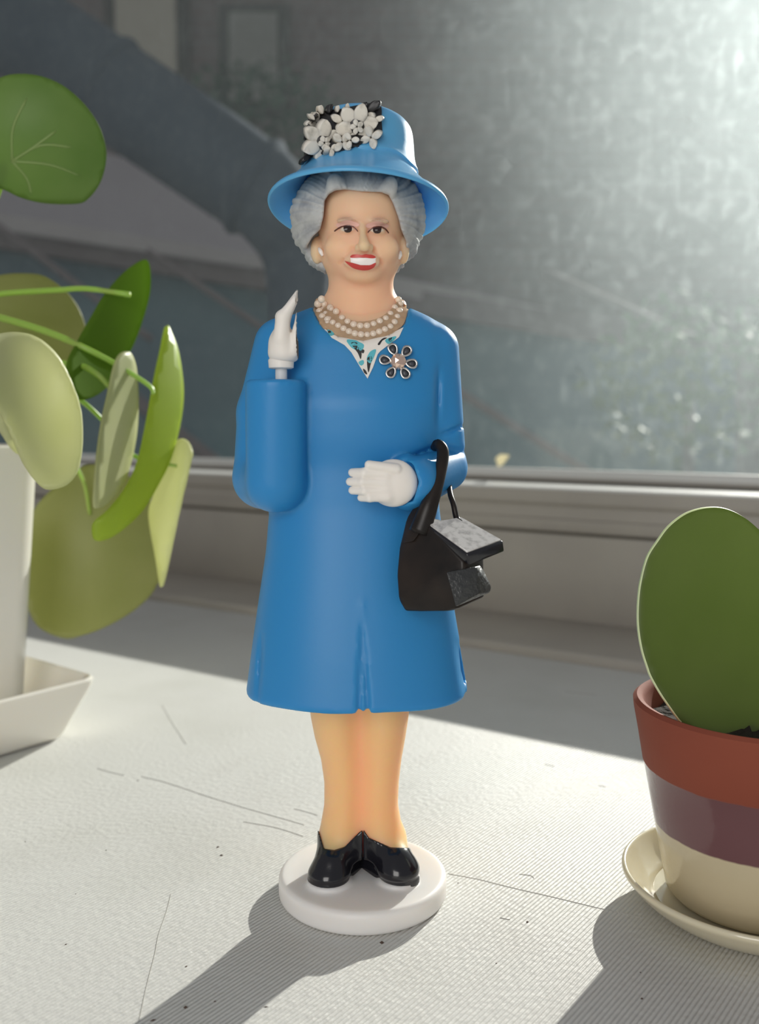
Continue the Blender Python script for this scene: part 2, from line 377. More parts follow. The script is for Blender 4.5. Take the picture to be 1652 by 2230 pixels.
# pale fleck of paint on the glass
c = P(1092, 1001, y=0); dr = c - CAM; t_ = ((QJ + 4.05) - CAM @ NW) / (dr @ NW); c = CAM + t_ * dr
V, F = lathe_vf([(.02, .06), (.2, .05), (.34, .03), (.40, 0), (.2, -.02)], np.zeros(3), 20)
V = np.array(V); a_ = np.arctan2(V[:, 1], V[:, 0]); k_ = 1 + .18 * np.sin(3 * a_ + 1) + .1 * np.sin(5 * a_)
V = np.array([TW * x * .95 * k + np.array([.0, 0, 1]) * (y * .8 * k + x * .35) - NW * z for (x, y, z), k in zip(V, k_)]) + c
mk('paint_fleck', V, F, mat('cream_fleck', (.85, .80, .62), .5, trans=(.5, (.95, .9, .7))), wn)

# ------------------------------------------------------------------ FIGURINE
fig = thing('figurine', 'plastic figurine of a waving grey-haired woman in blue coat and hat on white base', 'figurine', (0, .35, 0))
YC = .30
rows = [(640, 745, 825, .25), (668, 690, 880, .50), (690, 622, 940, .72), (715, 590, 968, .86), (750, 575, 978, 1.0), (810, 570, 978, 1.15), (880, 575, 975, 1.34),
        (950, 582, 965, 1.28), (1010, 590, 955, 1.18), (1100, 588, 955, 1.18), (1200, 580, 968, 1.32), (1300, 565, 984, 1.46), (1400, 551, 1001, 1.60), (1500, 538, 1018, 1.72), (1600, 530, 1030, 1.8)]
rz = np.array([P(780, r[0], y=YC)[2] for r in rows])[::-1]
rL = np.array([P(r[1], r[0], y=YC)[0] for r in rows])[::-1]; rR = np.array([P(r[2], r[0], y=YC)[0] for r in rows])[::-1]; rb = np.array([r[3] for r in rows])[::-1]
def smooth_interp(z, xp, fp):
    zz = np.linspace(xp[0], xp[-1], 160); ff = np.interp(zz, xp, fp); k = np.hanning(11); k /= k.sum()
    ff = np.convolve(np.pad(ff, 5, 'edge'), k, 'valid'); return np.interp(z, zz, ff)
def torso(X, Y, Z):
    L = smooth_interp(Z, rz, rL); R = smooth_interp(Z, rz, rR); b = smooth_interp(Z, rz, rb)
    cx = (L + R) / 2; a = (R - L) / 2; n = 2.35
    f = (np.abs((X - cx) / a) ** n + np.abs((Y - YC) / b) ** n) ** (1 / n)
    return (f - 1) * np.minimum(a, b)
hemz = P(785, 1557, y=-1.42)[2]
def q3(u, v, y): return P(u, v, y=y)
TOPF = P(600, 826, y=-1.4)[2]
def coat(X, Y, Z):
    d = torso(X, Y, Z)
    d = smax(d, hemz + .015 * np.sin(3 * X) - Z, .10)
    # viewer's left: arm hanging back, forearm raised in front of it
    ua = smin(cap(X, Y, Z, q3(612, 752, .3), q3(580, 900, .2), .55, .60), cap(X, Y, Z, q3(580, 900, .2), q3(572, 1040, .0), .60, .60), .1)
    fa = cap(X, Y, Z, q3(600, 1042, -.75), q3(603, 780, -1.05), .66, .62)
    fa = smax(fa, np.abs(X - q3(601, 940, -.9)[0]) - .60, .12)
    fa = smax(fa, Z - TOPF - .0 * Y, .10)
    fa2 = cap(X, Y, Z, q3(574, 1042, -.1), q3(600, 1048, -.75), .60, .60)
    d = smin(d, ua, .18); d = smin(d, fa2, .14); d = smin(d, fa, .07)
    # viewer's right arm, bent across the waist
    ub = cap(X, Y, Z, q3(944, 762, .3), q3(966, 1010, .15), .52, .46)
    d = smin(d, ub, .12)
    fb = cap(X, Y, Z, q3(968, 1020, .0), q3(898, 1050, -1.12), .47, .52)
    d = smin(d, fb, .07)
    cuff = ell(X, Y, Z, q3(892, 1050, -1.0), (.50, .42, .56))
    d = smin(d, cuff, .12)
    u, v = proj(X, Y, Z); front = Y < .3
    # recess that frames the glove
    glove_hole = poly2(u, v, [(747, 1010), (780, 1000), (800, 992), (860, 992), (900, 1012), (912, 1050), (900, 1090), (850, 1108), (790, 1104), (758, 1080), (745, 1040)])
    d = smax(d, -np.maximum(glove_hole, Y + 1.28), .04)
    # pleat at the front of the skirt
    zt = P(787, 1300, y=-1.3)[2]; t = np.clip((zt - Z) / (zt - hemz), 0, 1); xc = P(787, 1300, y=-1.3)[0] + .03 * t
    wd = .02 + .14 * t; gx = np.abs(X - xc)
    g = np.where((Z < zt) & (Y < 0), np.clip((wd - gx) / .05, 0, 1), 0)
    ridge = np.where((Z < zt) & (Y < 0), np.exp(-(gx / .045) ** 2), 0)
    d = d + .075 * np.clip(t * 8, 0, 1) * g - .05 * ridge * np.clip(t * 5, 0, 1)
    # side pleats and sleeve folds
    def groove(d, pa, pb, w, dep, ymax=.4):
        ex, ey = pb[0] - pa[0], pb[1] - pa[1]; tt = np.clip(((u - pa[0]) * ex + (v - pa[1]) * ey) / (ex * ex + ey * ey), 0, 1)
        dist = np.hypot(u - pa[0] - tt * ex, v - pa[1] - tt * ey) * .0099
        return d + np.where(Y < ymax, dep * np.exp(-(dist / w) ** 2) * np.sin(np.pi * np.clip(tt * .9 + .08, 0, 1)), 0)
    d = groove(d, (570, 1380), (560, 1535), .05, .05); d = groove(d, (996, 1400), (1012, 1520), .05, .07)
    d = groove(d, (960, 948), (1012, 925), .05, .10); d = groove(d, (890, 996), (958, 972), .06, .10)
    d = groove(d, (962, 975), (1016, 985), .07, .08); d = groove(d, (955, 800), (952, 935), .06, .07)
    # neckline: rounded front with a shallow opening
    neck = poly2(u, v, NECK)
    d = smax(d, -np.maximum(neck, Y - 2.5), .03)
    # bed for the handbag
    return d
NECK = [tuple(p) for p in catmull([(684, 600), (682, 668), (690, 692), (705, 716), (735, 733), (790, 742), (845, 730), (874, 712), (884, 690), (886, 600)], 4, True)]
sdf_obj('coat', coat, (-3.0, -2.2, 4.0), (2.6, 2.2, 13.9), .05, BLUE, fig)

# head, neck, chest and the legs are one continuous body ------------------
FACE = [(707, 437), (716, 423), (730, 415), (751, 413), (783, 417), (830, 419), (846, 425), (856, 445), (866, 472), (873, 500), (884, 527), (880, 556), (862, 583), (850, 640), (720, 640),
        (712, 586), (684, 572), (672, 554), (669, 535), (680, 516), (697, 500), (704, 472)]
def head(X, Y, Z):
    d = ell(X, Y, Z, q3(787, 478, .10), (.93, 1.12, .95))
    jaw = ell(X, Y, Z, q3(787, 560, -.10), (.80, .82, .58))
    d = smin(d, jaw, .25)
    chin = ell(X, Y, Z, q3(789, 596, -.60), (.30, .24, .18)); d = smin(d, chin, .22)
    for s, (u, v) in ((-1, (738, 540)), (1, (838, 541))):
        d = smin(d, ell(X, Y, Z, q3(u, v, -.66), (.26, .22, .22)), .18)           # cheeks
    nose = cap(X, Y, Z, q3(789, 494, -.95), q3(793, 535, -1.14), .055, .11); d = smin(d, nose, .09)
    for u in (780, 806): d = smin(d, ell(X, Y, Z, q3(u, 540, -1.02), (.085, .10, .075)), .05)
    for u, v in ((756, 502), (822, 504)):
        d = smax(d, -ell(X, Y, Z, q3(u, v, -1.14), (.21, .16, .12)), .12)         # sockets
        d = smin(d, ell(X, Y, Z, q3(u, v, -.83), (.15, .13, .085)), .04)          # eyeballs and lids
    d = smin(d, ell(X, Y, Z, q3(756, 480, -.93), (.2, .1, .05)), .08); d = smin(d, ell(X, Y, Z, q3(824, 482, -.93), (.2, .1, .05)), .08)
    mouth = ell(X, Y, Z, q3(788, 567, -.86), (.36, .14, .19)); d = smin(d, mouth, .1)
    u, v = proj(X, Y, Z)
    gr = np.exp(-((v - (567 + .004 * (u - 788) ** 2 * -1)) / 5.5) ** 2) * np.exp(-((u - 788) / 40) ** 4) * (Y < -.4)
    d = d + .0 * gr
    for x0, y0, x1, y1 in ((770, 540, 742, 572), (812, 540, 832, 574)):           # smile lines
        ex, ey = x1 - x0, y1 - y0; tt = np.clip(((u - x0) * ex + (v - y0) * ey) / (ex * ex + ey * ey), 0, 1)
        dist = np.hypot(u - x0 - tt * ex, v - y0 - tt * ey) * .0099
        d = d + np.where(Y < -.3, .03 * np.exp(-(dist / .045) ** 2), 0)
    for sx, uu in ((-1, 690), (1, 877)):
        d = smin(d, ell(X, Y, Z, q3(uu, 545, -.12), (.13, .16, .27)), .06)        # ears
    nk = cap(X, Y, Z, q3(786, 590, .10), q3(785, 665, .25), .66, .66)
    d = smin(d, nk, .12)
    fl = cap(X, Y, Z, q3(740, 690, .28), q3(830, 690, .28), .50, .50); d = smin(d, fl, .20)
    return d
def chest(X, Y, Z):
    u, v = proj(X, Y, Z)
    c = torso(X, Y, Z) + .05
    return smax(np.maximum(c, 0), 0 * X - 9, .1) if False else np.maximum(c, poly2(u, v, NECK) - .05)
legr = [(1520, 672, 893, .80), (1560, 677, 889, .78), (1600, 685, 883, .74), (1650, 699, 874, .66), (1700, 706, 868, .60), (1750, 706, 866, .56), (1790, 699, 873, .58), (1815, 694, 884, .62), (1850, 700, 885, .66)]
YL = .45
lz = np.array([P(786, r[0], y=YL)[2] for r in legr])[::-1]
lL = np.array([P(r[1], r[0], y=YL)[0] for r in legr])[::-1]; lR = np.array([P(r[2], r[0], y=YL)[0] for r in legr])[::-1]; lb = np.array([r[3] for r in legr])[::-1]
BT = .52                                     # top of the white base
def feet(X, Y, Z):
    a = cap(X, Y, Z, q3(722, 1885, -.22), q3(745, 1820, .50), .37, .44)
    b = cap(X, Y, Z, q3(862, 1880, -.18), q3(832, 1820, .50), .37, .44)
    a = smin(a, ell(X, Y, Z, q3(716, 1903, -.30), (.42, .42, .28)), .1)
    b = smin(b, ell(X, Y, Z, q3(868, 1892, -.25), (.42, .42, .28)), .1)
    return a, b
def legs(X, Y, Z):
    L = smooth_interp(Z, lz, lL); R = smooth_interp(Z, lz, lR); b = smooth_interp(Z, lz, lb)
    c = (L + R) / 2; hw = (R - L) / 2; d = 1e9
    for s in (-1, 1):
        cx = c + s * hw * .47; a = hw * .53
        e = (np.sqrt(((X - cx) / a) ** 2 + ((Y - YL) / b) ** 2) - 1) * np.minimum(a, b)
        d = e if s < 0 else smin(d, e, .30)
    d = smax(d, Z - 4.9, .1); d = smax(d, .9 - Z, .1)
    fa, fb = feet(X, Y, Z); d = smin(d, smin(fa, fb, .05), .12)
    return smax(d, BT + .02 - Z, .03)
def body(X, Y, Z): return np.minimum(np.minimum(head(X, Y, Z), chest(X, Y, Z)), 9)
Vh, Fh = fix_out(*nets(body, (-1.5, -1.5, 10.9), (1.3, 1.7, 15.2), .028))
Vl, Fl = fix_out(*nets(legs, (-1.5, -1.1, .4), (1.5, 1.5, 5.1), .04))
o_cache['head'] = (Vh, Fh); o_cache['legs'] = (Vl, Fl)
hd = mk('head', Vh, Fh, SKIN, fig); props(hd, 'smiling face and neck of the figurine')
mk('legs', Vl, Fl, SKINL, fig)

# hair ---------------------------------------------------------------------
def hair(X, Y, Z):
    d = ell(X, Y, Z, q3(779, 478, .25), (1.37, 1.36, 1.10))
    d = smin(d, ell(X, Y, Z, q3(783, 540, .35), (1.02, .85, .62)), .35)
    cx, _, cz = q3(785, 500, 0); th = np.arctan2(Z - cz, X - cx)
    wob = 1.6 * np.sin(3 * (Z + X)) + .8 * np.sin(9 * Z)
    wb = .5 * np.sin(4 * Z + 2 * X) + .25 * np.sin(11 * X)
    d = d + .017 * np.sin(47 * th + wob * 1.3) * (.55 + .45 * np.sin(9 * th + 2)) + .010 * np.sin(83 * th + 2 * wob) + .025 * np.sin(4 * X + 3 * Z + 4 * Y) + .022 * np.sin(9 * th + 3 * wb + 3 * Y)
    for u, v, r in ((728, 400, .15), (850, 404, .14)):
        d = smin(d, ell(X, Y, Z, q3(u, v, -.98), (r, .12, r * 1.3)), .14)
    u, v = proj(X, Y, Z)
    d = smax(d, -np.maximum(poly2(u, v, FACE), Y + .12), .07)
    return d
ho = sdf_obj('hair', hair, (-1.8, -1.4, 12.0), (1.6, 1.9, 16.0), .029, HAIR, fig)
props(ho, 'wavy light grey moulded hair')

# hat: one turned shell, tilted back ----------------------------------------
tl = math.radians(12); HM = np.array(Matrix.Rotation(-tl, 3, 'X')) @ np.array(Matrix.Rotation(math.radians(2), 3, 'Y')); HC = q3(780, 450, .15)
prof = [(.0, 1.76), (.60, 1.75), (.92, 1.70), (1.04, 1.62), (1.09, 1.50), (1.12, 1.3), (1.15, 1.0), (1.20, .78), (1.235, .70), (1.21, .64), (1.30, .50), (1.50, .29), (1.72, .10), (1.84, .03), (1.885, -.03), (1.89, -.07), (1.86, -.095),
        (1.80, -.06), (1.66, .04), (1.46, .18), (1.30, .30), (1.2, .38), (1.12, .5), (1.06, 1.2), (1.0, 1.5), (.6, 1.63), (.0, 1.65)]
pp = catmull(prof, 3); V, F = lathe_vf([(max(a, .002), b) for a, b in pp], np.zeros(3), 96)
V = np.array(V); r_ = np.hypot(V[:, 0], V[:, 1]); an = np.arctan2(V[:, 1], V[:, 0])
V[:, 2] += .03 * np.sin(7 * an + 3 * V[:, 2]) * np.exp(-((V[:, 2] - .70) / .15) ** 2) + np.clip(r_ - 1.2, 0, 1) * (-.10 * np.cos(2 * an) * -1) * .6
V[:, :2] *= .965
V = V @ HM.T + HC
hat = mk('hat', V, F, BLUEH, fig); autosmooth(hat, 60); o_cache['hat'] = (V, F)
props(hat, 'bright blue brimmed hat with black and cream flowers')
ht = bvh('hat')
band = patch('flower_backing', [(664, 350), (668, 300), (672, 268), (690, 246), (715, 243), (745, 240), (770, 234), (800, 229), (826, 231), (829, 262), (828, 300), (805, 306), (770, 322), (740, 330), (700, 337), (672, 346), (655, 358)], ht, BLKMAT, hat, off=.04, th=.05, grid=6)
o_cache['band'] = ([tuple(np.array(v.co) / U + ORG[hat]) for v in band.data.vertices], [list(p.vertices) for p in band.data.polygons])
ht2 = bvh('hat', 'band')
def on(tree, u, v):
    h = tree.ray_cast(Vector(CAM), Vector(ray(u, v)))
    return (np.array(h[0]), np.array(h[1])) if h[0] is not None else (P(u, v, y=-.9), np.array([0, -1, 0.]))
def petal_vf(c, nrm, d2, L, Wd, lift=.05):
    """pointed oval petal, cupped, lying on a surface"""
    nrm = nrm / np.linalg.norm(nrm); d2 = d2 - (d2 @ nrm) * nrm; d2 /= np.linalg.norm(d2); s = np.cross(nrm, d2)
    V, F = [], []; n, k = 7, 6
    for side in (0, 1):
        for i in range(n + 1):
            t = i / n; wd = Wd * math.sin(math.pi * min(.985, (t * .85 + .135))) ** .7 * (.75 + .35 * t)
            for j in range(k + 1):
                x = (j / k - .5) * 2
                h = (lift + .025 * (1 - x * x) + .04 * t * x * x) if side == 0 else -.16
                V.append(c + d2 * L * t + s * wd * x + nrm * h)
    m_ = (n + 1) * (k + 1)
    for i in range(n):
        for j in range(k):
            a = i * (k + 1) + j; F.append((a, a + 1, a + k + 2, a + k + 1)); F.append((m_ + a, m_ + a + k + 1, m_ + a + k + 2, m_ + a + 1))
    for i in range(n):
        for j in (0, k):
            a = i * (k + 1) + j; F.append((a, a + k + 1, m_ + a + k + 1, m_ + a) if j == 0 else (a, m_ + a, m_ + a + k + 1, a + k + 1))
    for i in (0, n):
        for j in range(k):
            a = i * (k + 1) + j; F.append((a, m_ + a, m_ + a + 1, a + 1) if i == 0 else (a, a + 1, m_ + a + 1, m_ + a))
    return V, F
def flower(u, v, R, n, a0, part, cen=True, wd=.36):
    V, F = [], []; c, nn = on(ht2, u, v); nn = (nn + np.array([0, -2.2, -.2])); nn /= np.linalg.norm(nn); c = c + np.array([0, -.05, 0])
    ux = np.cross(np.array([0, 0, 1.]), nn); ux /= np.linalg.norm(ux); uy = np.cross(nn, ux)
    for i in range(n):
        a = a0 + 2 * math.pi * i / n; dd = ux * math.cos(a) + uy * math.sin(a)
        v_, f_ = petal_vf(c + dd * R * .10, nn, dd, R * .92, R * wd, .05 + .012 * (i % 2)); k = len(V); V += v_; F += [[q + k for q in f] for f in f_]
    nb0 = len(F)
    if cen:
        k = len(V); V.append(c + nn * .14)
        for i in range(12): V.append(c + nn * .075 + (ux * math.cos(i * math.pi / 6) + uy * math.sin(i * math.pi / 6)) * R * .36)
        F += [[k, k + 1 + i, k + 1 + (i + 1) % 12] for i in range(12)]
        for i in range(5):
            a = a0 + .4 + 2 * math.pi * i / 5; dd = ux * math.cos(a) + uy * math.sin(a)
            v_, f_ = petal_vf(c + nn * .08, nn + dd * .3, dd, R * .27, R * .13, .09); k = len(V); V += v_; F += [[q + k for q in f] for f in f_]
    o = mk('flower', V, F, PETAL, part); o.data.materials.append(BLKMAT)
    if cen:
        for i in range(nb0, nb0 + 12): o.data.polygons[i].material_index = 1
    return o
flower(702, 311, .40, 6, .5, hat); flower(777, 276, .40, 6, .2, hat)
flower(745, 266, .22, 4, 1.2, hat, False); flower(808, 300, .21, 4, .3, hat, False); flower(744, 312, .20, 4, .9, hat, False)
flower(688, 270, .20, 4, .2, hat, False); flower(764, 308, .16, 3, 2.2, hat, False); flower(720, 330, .13, 3, 2.8, hat, False); flower(816, 262, .16, 3, .1, hat, False)
for u, v, a, L, lm in ((800, 243, .55, .30, BLKMAT), (780, 246, .8, .24, BLKMAT), (700, 250, 1.9, .16, PETAL), (714, 248, 1.3, .17, BLKMAT), (683, 262, 2.4, .14, PETAL), (672, 340, 3.9, .20, BLKMAT), (672, 300, 3.3, .10, BLKMAT), (733, 246, 1.5, .12, PETAL), (756, 244, 1.6, .14, PETAL)):
    c, nn = on(ht2, u, v); nn = nn + np.array([0, -2.2, 0]); nn /= np.linalg.norm(nn); c = c + np.array([0, -.04, 0])
    ux = np.cross(np.array([0, 0, 1.]), nn); ux /= np.linalg.norm(ux); uy = np.cross(nn, ux)
    V, F = petal_vf(c, nn, ux * math.cos(a) + uy * math.sin(a), L, L * .28, .07); mk('leaf', V, F, lm, hat)

# face paint ---------------------------------------------------------------
ft = bvh('head')
for (u, v, fl) in ((757, 499, 1), (821, 501, -1)):
    patch('eyelid', [(u - 24, v - 12), (u, v - 19), (u + 24, v - 12), (u + 20, v - 5), (u, v - 9), (u - 20, v - 4)], ft, SHAD, hd, off=.003, th=.03, grid=3)
    patch('eye', [(u - 15, v + 1), (u - 8, v - 4), (u + 4, v - 5), (u + 13, v), (u + 7, v + 4), (u - 6, v + 5)], ft, EYEW, hd, off=.007, grid=3)
    patch('iris', [(u - 8, v - 5), (u, v - 7), (u + 8, v - 5), (u + 8, v + 2), (u + 4, v + 6), (u - 4, v + 6), (u - 8, v + 2)], ft, EYE, hd, off=.014, grid=3)
    e = [(-28, 3), (-20, -3), (-8, -8), (4, -9), (14, -5), (22, 3)] if fl > 0 else [(-20, 3), (-12, -4), (-2, -8), (8, -8), (18, -3), (24, 5)]
    patch('eye_line', [(u + a, v + b) for a, b in e] + [(u + a, v + b + 2.6) for a, b in e[::-1]], ft, LID, hd, off=.016, grid=3, smooth_n=2)
for pts in ([(734, 480), (748, 474), (765, 475), (776, 481), (764, 478), (748, 477)], [(808, 481), (818, 476), (832, 477), (846, 484), (832, 480), (818, 479)]):
    patch('eyebrow', pts, ft, mat('brow_paint', (.66, .40, .27), .6), hd, off=.012, grid=4)
patch('upper_lip', [(763, 561), (767, 556), (778, 554), (787, 556), (798, 554), (810, 556), (817, 561), (810, 563), (790, 561), (770, 562)], ft, RED, hd, off=.018, grid=3)
patch('teeth', [(763, 560), (790, 562), (817, 561), (817, 574), (804, 577), (785, 577), (764, 571)], ft, TEETH, hd, off=.014, grid=3, smooth_n=1)
patch('lower_lip', [(752, 569), (764, 572), (785, 577), (804, 577), (817, 572), (813, 581), (800, 587), (785, 587), (768, 582)], ft, RED, hd, off=.02, grid=3)
for a, b in (((695, 542), (703, 558)), ((871, 549), (869, 565))):
    ca, na = on(ft, *a); cb, nb_ = on(ft, *b)
    tube('earring', [ca + np.array([0, -.05, 0]), (ca + cb) / 2 + np.array([0, -.09, 0]), cb + np.array([0, -.05, 0])], [.03, .045, .025], TEETH, fig, 8)

# blouse, pearls and brooch -------------------------------------------------
ct = bvh('coat', 'head')
bl = patch('blouse', [(706, 718), (735, 733), (790, 742), (845, 730), (878, 714), (868, 735), (845, 752), (828, 765), (822, 772), (812, 800), (800, 825), (784, 800), (765, 768), (750, 752), (722, 736)], ct, BLOUSE, fig, off=.02, th=.06, smooth_n=1)
props(bl, 'white blouse inset with teal and black print')
for pts, m_ in (([(712, 720), (722, 722), (728, 730), (718, 732)], TEAL), ([(755, 742), (775, 744), (792, 752), (785, 766), (768, 760), (760, 752)], TEAL), ([(808, 765), (818, 762), (815, 775), (806, 792), (798, 784), (802, 772)], TEAL),
                 ([(838, 742), (850, 736), (862, 734), (856, 743), (845, 750)], TEAL), ([(780, 790), (790, 785), (792, 792), (786, 797)], TEAL),
                 ([(764, 748), (776, 747), (783, 757), (787, 768), (785, 783), (779, 770), (770, 758)], BLKMAT), ([(800, 780), (810, 778), (806, 796), (802, 812), (799, 796)], BLKMAT), ([(822, 750), (832, 739), (842, 737), (832, 743), (826, 752)], BLKMAT),
                 ([(790, 804), (796, 808), (799, 816), (793, 813)], BLKMAT), ([(714, 722), (720, 722), (721, 727), (715, 726)], BLKMAT), ([(846, 738), (856, 737), (852, 744), (846, 744)], BLKMAT), ([(788, 762), (793, 764), (791, 770), (787, 768)], BLKMAT)):
    patch('print_mark', pts, ct, m_, bl, off=.030, th=.0, grid=4, smooth_n=3)
nb = patch('necklace', [(684, 664), (690, 650), (700, 655), (720, 678), (750, 695), (787, 702), (825, 694), (850, 676), (866, 655), (880, 660), (884, 690), (872, 714), (845, 731), (790, 742), (735, 733), (705, 716), (690, 692)], bvh('head', 'coat'), NECKP, fig, off=.03, th=.06)
props(nb, 'two-strand pearl necklace over a tan painted band')
o_cache['nk'] = ([tuple(np.array(v.co) / U + ORG[fig]) for v in nb.data.vertices], [list(p.vertices) for p in nb.data.polygons])
nt_ = bvh('nk', 'head')
bm = bmesh.new(); bmesh.ops.create_icosphere(bm, subdivisions=2, radius=.075 * U); pm = bpy.data.meshes.new('pearl'); bm.to_mesh(pm); bm.free(); pm.shade_smooth(); pm.materials.append(PEARL)
def pearl(u, v, r=1):
    c, n_ = on(nt_, u, v); o = bpy.data.objects.new('pearl', pm); COL.objects.link(o); o.parent = nb
    o.location = (c + n_ * .035 - ORG[nb]) * U; o.scale = (r, r, r)
for strand, cnt in (([(700, 652), (712, 668), (731, 681), (758, 700), (779, 708), (801, 708), (820, 701), (845, 688), (856, 668), (864, 655)], 15), ([(692, 662), (697, 682), (706, 690), (729, 704), (750, 716), (770, 725), (792, 728), (812, 726), (831, 719), (850, 710), (861, 697), (868, 680), (873, 662)], 19)):
    cp = np.array(catmull(strand, 8)); s_ = np.r_[0, np.cumsum(np.linalg.norm(np.diff(cp, axis=0), axis=1))]
    for t in np.linspace(0, s_[-1], cnt): pearl(np.interp(t, s_, cp[:, 0]), np.interp(t, s_, cp[:, 1]), .95 + .15 * random.random())
for u, v in ((708, 680), (716, 692), (703, 668), (722, 676), (712, 700), (699, 672)): pearl(u, v, .8)
bc, bn = on(ct, 866, 789); bn = bn + np.array([0, -1.2, .15]); bn /= np.linalg.norm(bn)
bx = np.cross(np.array([0, 0, 1.]), bn); bx /= np.linalg.norm(bx); by = np.cross(bn, bx)
V, F = lathe_vf([(.13, 0), (.15, .03), (.13, .07)], np.zeros(3), 20)
br = mk('brooch', [bc + bn * (z + .02) + bx * x + by * y for x, y, z in V], F, SILVER, fig); props(br, 'silver flower brooch with pink crystal centre')
for i, (du, dv) in enumerate(((-35, -85), (60, -75), (95, 15), (50, 90), (-50, 75), (-90, -10))):
    a = math.atan2(-dv, du); V, F = [], []; n, k = 24, 8
    for q in range(n):
        t = 2 * math.pi * q / n; cx = .26 + .105 * math.cos(t); cy = .080 * math.sin(t) * (1 + .25 * math.cos(t))
        p = bx * (cx * math.cos(a) - cy * math.sin(a)) + by * (cx * math.sin(a) + cy * math.cos(a))
        tg = bx * (-math.sin(t) * math.cos(a) - math.cos(t) * math.sin(a)) + by * (-math.sin(t) * math.sin(a) + math.cos(t) * math.cos(a)); tg /= np.linalg.norm(tg); sd_ = np.cross(tg, bn)
        for j in range(k):
            b_ = 2 * math.pi * j / k; V.append(bc + bn * .07 + p + .024 * (math.cos(b_) * sd_ + math.sin(b_) * bn))
    for q in range(n):
        for j in range(k): F.append((q * k + j, q * k + (j + 1) % k, ((q + 1) % n) * k + (j + 1) % k, ((q + 1) % n) * k + j))
    nf = len(F); k0 = len(V); V.append(bc + bn * .055 + .26 * (bx * math.cos(a) + by * math.sin(a)))
    for q in range(n): F.append((k0, q * k + 4, ((q + 1) % n) * k + 4))
    po = mk('petal', V, F, SILVER, br); po.data.materials.append(ENAM)
    for q in range(nf, nf + n): po.data.polygons[q].material_index = 1
bm = bmesh.new(); bmesh.ops.create_icosphere(bm, subdivisions=2, radius=.165)
for v_ in bm.verts:
    x, y, z = v_.co; v_.co = Vector(bc + bn * (.07 + z * .7) + bx * x + by * y)
mk_bm('crystal', bm, GEM, br, smooth=False)

# gloves ---------------------------------------------------------------------
def hand_low(X, Y, Z):
    y0 = -1.42
    d = ell(X, Y, Z, q3(856, 1052, y0 + .02), (.47, .22, .46))
    rows_ = [((838, 1032), (765, 1029), .105), ((835, 1050), (760, 1049), .105), ((838, 1068), (765, 1068), .10), ((842, 1082), (784, 1084), .095)]
    fs = None
    for a, b, r in rows_:
        r = r * .88
        f = smin(cap(X, Y, Z, q3(a[0], a[1], y0 - .12), q3((a[0] + b[0]) / 2 - 8, b[1], y0 - .17), r * 1.05, r), cap(X, Y, Z, q3((a[0] + b[0]) / 2 - 8, b[1], y0 - .17), q3(b[0] + 2, b[1], y0 - .02), r, r * .9), .03)
        fs = f if fs is None else smin(fs, f, .012)
    d = smin(d, fs, .12)
    th = cap(X, Y, Z, q3(862, 1022, y0 - .12), q3(803, 1012, y0 - .20), .11, .085)
    return smin(d, th, .03)
sdf_obj('glove_hand', hand_low, (-.8, -2.1, 8.0), (1.4, -.9, 10.6), .025, GLOVE, fig)['label'] = 'white gloved hand resting at the waist'
def hand_up(X, Y, Z):
    d = smin(ell(X, Y, Z, q3(617, 752, -1.05), (.29, .36, .36)), ell(X, Y, Z, q3(618, 772, -1.05), (.29, .30, .20)), .1)
    tips = [((648, 642), -1.42), ((656, 626), -1.18), ((652, 634), -.94), ((640, 655), -.72)]
    for i, ((u, v), y) in enumerate(tips):
        yb = -1.05 - (i - 1.5) * -.17
        a = q3(612, 735, yb); m_ = q3(617 + (u - 650) * .3, 690, (yb + y) / 2); e = q3(u, v, y)
        f = smin(cap(X, Y, Z, a, m_, .155, .125), cap(X, Y, Z, m_, e, .125, .045), .05)
        d = smin(d, f, .06)
    th = smin(cap(X, Y, Z, q3(636, 765, -1.22), q3(650, 715, -1.30), .13, .10), cap(X, Y, Z, q3(650, 715, -1.30), q3(652, 684, -1.30), .10, .07), .04)
    d = smin(d, th, .035)
    d = smax(d, P(0, 789, y=-1.05)[2] - Z, .04)
    return d
hu = sdf_obj('waving_hand', hand_up, (-2.6, -1.9, 11.0), (-1.2, -.2, 14.4), .025, GLOVE, fig); hu['label'] = 'raised white gloved hand'
rc = q3(612, 800, -1.05)
V, F = lathe_vf([(.02, .10), (.235, .10), (.25, .07), (.24, -.07), (.2, -.09), (.02, -.09)], rc + np.array([0, 0, .06]), 24); autosmooth(mk('glove_cuff', V, F, GLOVE, hu), 50)
V, F = lathe_vf([(.02, .2), (.115, .2), (.115, -.5), (.02, -.5)], rc, 16); autosmooth(mk('pivot_rod', V, F, WHITEP, fig), 50)

